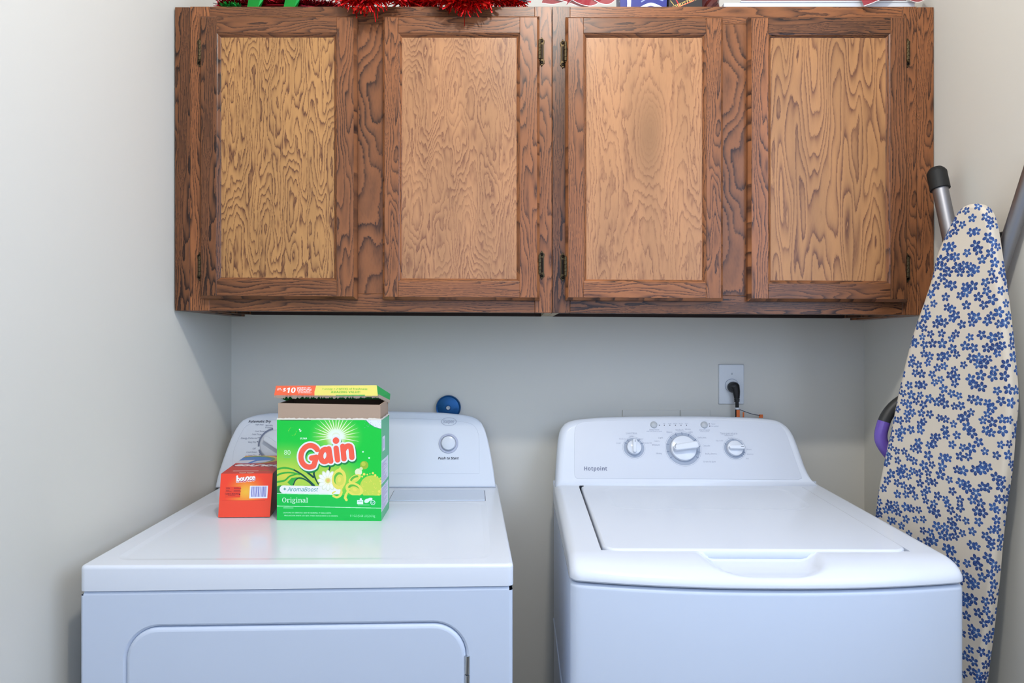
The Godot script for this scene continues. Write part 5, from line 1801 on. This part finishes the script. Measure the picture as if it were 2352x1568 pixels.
	for e in [[Vector3(0.062, 2.120, 0.260), Vector3(0.095, 2.098, 0.290), Vector3(0.150, 2.080, 0.292), Vector3(0.165, 2.110, 0.26)], [Vector3(0.105, 2.082, 0.296), Vector3(0.140, 2.112, 0.300), Vector3(0.190, 2.130, 0.292), Vector3(0.235, 2.100, 0.285)], [Vector3(0.050, 2.104, 0.268), Vector3(0.080, 2.094, 0.282), Vector3(0.115, 2.100, 0.290), Vector3(0.140, 2.088, 0.298)], [Vector3(0.095, 2.128, 0.284), Vector3(0.125, 2.090, 0.300), Vector3(0.165, 2.079, 0.302), Vector3(0.200, 2.106, 0.296)], [Vector3(0.150, 2.140, 0.300), Vector3(0.165, 2.096, 0.302), Vector3(0.205, 2.084, 0.300), Vector3(0.240, 2.126, 0.290)]]:
		var pts := spline(e, 20)
		var rm := mb()
		rm.sm(1)
		for i in 20:
			var w := Vector3(0.010, 0.030, -0.006)
			rm.quad(pts[i], pts[i + 1], pts[i + 1] + w, pts[i] + w, Vector2(i * 0.12, 1), Vector2((i + 1) * 0.12, 1), Vector2((i + 1) * 0.12, 0), Vector2(i * 0.12, 0))
		part("ribbon_loop", rm, mesh_m, rb)
	var rt := thing("mesh_ribbon_tail", "red netted ribbon tails with white edges hanging over the white lid at the right", "ribbon", Vector3(0.84, top_at(0.84), 0.31))
	for e in [[Vector3(0.775, 2.066, 0.318), Vector3(0.800, 2.074, 0.3225), Vector3(0.835, 2.092, 0.318), Vector3(0.868, 2.105, 0.300)], [Vector3(0.868, 2.100, 0.304), Vector3(0.885, 2.0815, 0.310), Vector3(0.905, 2.079, 0.309), Vector3(0.926, 2.092, 0.303)]]:
		var pts := spline(e, 18)
		var rm := mb()
		rm.sm(1)
		for i in 18:
			var w := Vector3(-0.010, 0.030, -0.003)
			rm.quad(pts[i], pts[i + 1], pts[i + 1] + w, pts[i] + w, Vector2(i * 0.10, 1), Vector2((i + 1) * 0.10, 1), Vector2((i + 1) * 0.10, 0), Vector2(i * 0.10, 0))
		part("ribbon_tail", rm, mesh_m, rt)
	# blue and white gift bag
	var bc := Canvas.new(110, 60, 4.0, c8(16, 30, 124))
	bc.rect(16, 0, 9, 60, c8(226, 228, 240))
	bc.stroke(spline2([Vector2(50, 60), Vector2(72, 52), Vector2(96, 60)], 16), 7, c8(214, 220, 240))
	bc.stroke(spline2([Vector2(50, 46), Vector2(72, 36), Vector2(100, 44)], 16), 3, c8(150, 160, 214))
	var gb := thing("gift_bag", "blue and white paper gift bag standing on the right cabinet", "bag", Vector3(0.288, top_at(0.288), 0.27))
	var gy := top_at(0.288)
	var gbm := mb()
	gbm.quad(Vector3(0.230, gy, 0.296), Vector3(0.336, gy, 0.296), Vector3(0.338, gy + 0.06, 0.300), Vector3(0.228, gy + 0.06, 0.300))
	gbm.quad(Vector3(0.336, gy, 0.296), Vector3(0.336, gy, 0.240), Vector3(0.338, gy + 0.06, 0.240), Vector3(0.338, gy + 0.06, 0.300))
	gbm.quad(Vector3(0.230, gy, 0.240), Vector3(0.230, gy, 0.296), Vector3(0.228, gy + 0.06, 0.300), Vector3(0.228, gy + 0.06, 0.240))
	gbm.quad(Vector3(0.336, gy, 0.240), Vector3(0.230, gy, 0.240), Vector3(0.228, gy + 0.06, 0.240), Vector3(0.338, gy + 0.06, 0.240))
	gbm.quad(Vector3(0.230, gy, 0.240), Vector3(0.336, gy, 0.240), Vector3(0.336, gy, 0.296), Vector3(0.230, gy, 0.296))
	part("bag_body", gbm, mat(Color.WHITE, 0.4, 0.0, bc.tex()), gb)
	# black card box with red frame and gold word
	var kc := Canvas.new(80, 60, 5.0, c8(24, 14, 18))
	kc.stroke([Vector2(16, 38), Vector2(26, 58), Vector2(60, 44), Vector2(48, 20)], 2.6, c8(206, 32, 40))
	kc.text("CHRISTMAS", Vector2(40, 49), 11, c8(226, 186, 96), 700, 0.0, "Droid Serif", -0.38)
	kc.stroke([Vector2(4, 44), Vector2(12, 54)], 1.6, c8(206, 170, 90))
	var kb := thing("christmas_card_box", "dark box with a red frame and gold lettering, right of the blue bag", "box", Vector3(0.375, top_at(0.375), 0.27))
	var ky := top_at(0.375) + 0.0003
	var km := mb()
	km.box(Vector3(0.340, ky, 0.232), Vector3(0.418, ky + 0.058, 0.2960), 0.001)
	part("box_body", km, mat(c8(24, 14, 18), 0.4), kb)
	var kf := mb()
	kf.quad(Vector3(0.341, ky + 0.001, 0.2964), Vector3(0.417, ky + 0.001, 0.2964), Vector3(0.417, ky + 0.057, 0.2964), Vector3(0.341, ky + 0.057, 0.2964))
	part("printed_front", kf, mat(Color.WHITE, 0.4, 0.0, kc.tex()), kb)
	# brown cellophane bundle
	var cb := thing("cellophane_bundle", "brown crinkled cellophane bundle between the dark box and the white lid", "wrapping", Vector3(0.440, top_at(0.44), 0.26))
	var cbm := mb()
	var rings := []
	for k in 5:
		var ring := []
		for i in 12:
			var a := TAU * i / 12
			var rr := (0.021 + 0.002 * k) * (1.0 + 0.16 * sin(i * 4.1 + k * 1.7))
			ring.append(Vector3(0.443 + cos(a) * rr, top_at(0.44) + 0.012 * k, 0.262 - sin(a) * rr))
		rings.append(ring)
	cbm.loft(rings, true, true, -1)
	part("wrap", cbm, mat(c8(86, 34, 30), 0.2), cb)
	# white tray lid
	var wl := thing("white_tray", "shallow white cardboard tray lying upside down along the right cabinet top", "tray", Vector3(0.68, top_at(0.68), 0.20))
	var wy := top_at(0.46)
	var wt := Transform3D(Basis(Vector3(1, -0.0066, 0), Vector3(0, 1, 0), Vector3(0, 0, 1)), Vector3(0, 0.0066 * 0.46, 0))
	var wm := mb(wt)
	wm.box(Vector3(0.4660, wy, 0.10), Vector3(0.9000, wy + 0.0105, 0.2990), 0.001)
	part("tray_side", wm, mat(c8(206, 210, 216), 0.6), wl)
	var wm2 := mb(wt)
	wm2.box(Vector3(0.5040, wy + 0.0105, 0.10), Vector3(0.9020, wy + 0.0145, 0.3010), 0.0008)
	part("tray_rim", wm2, M.plate, wl)
	var wm3 := mb(wt)
	wm3.box(Vector3(0.520, wy + 0.0146, 0.11), Vector3(0.885, wy + 0.040, 0.292), 0.001)
	part("red_contents", wm3, mat(c8(110, 16, 28), 0.5), wl, "dark red box on the tray")
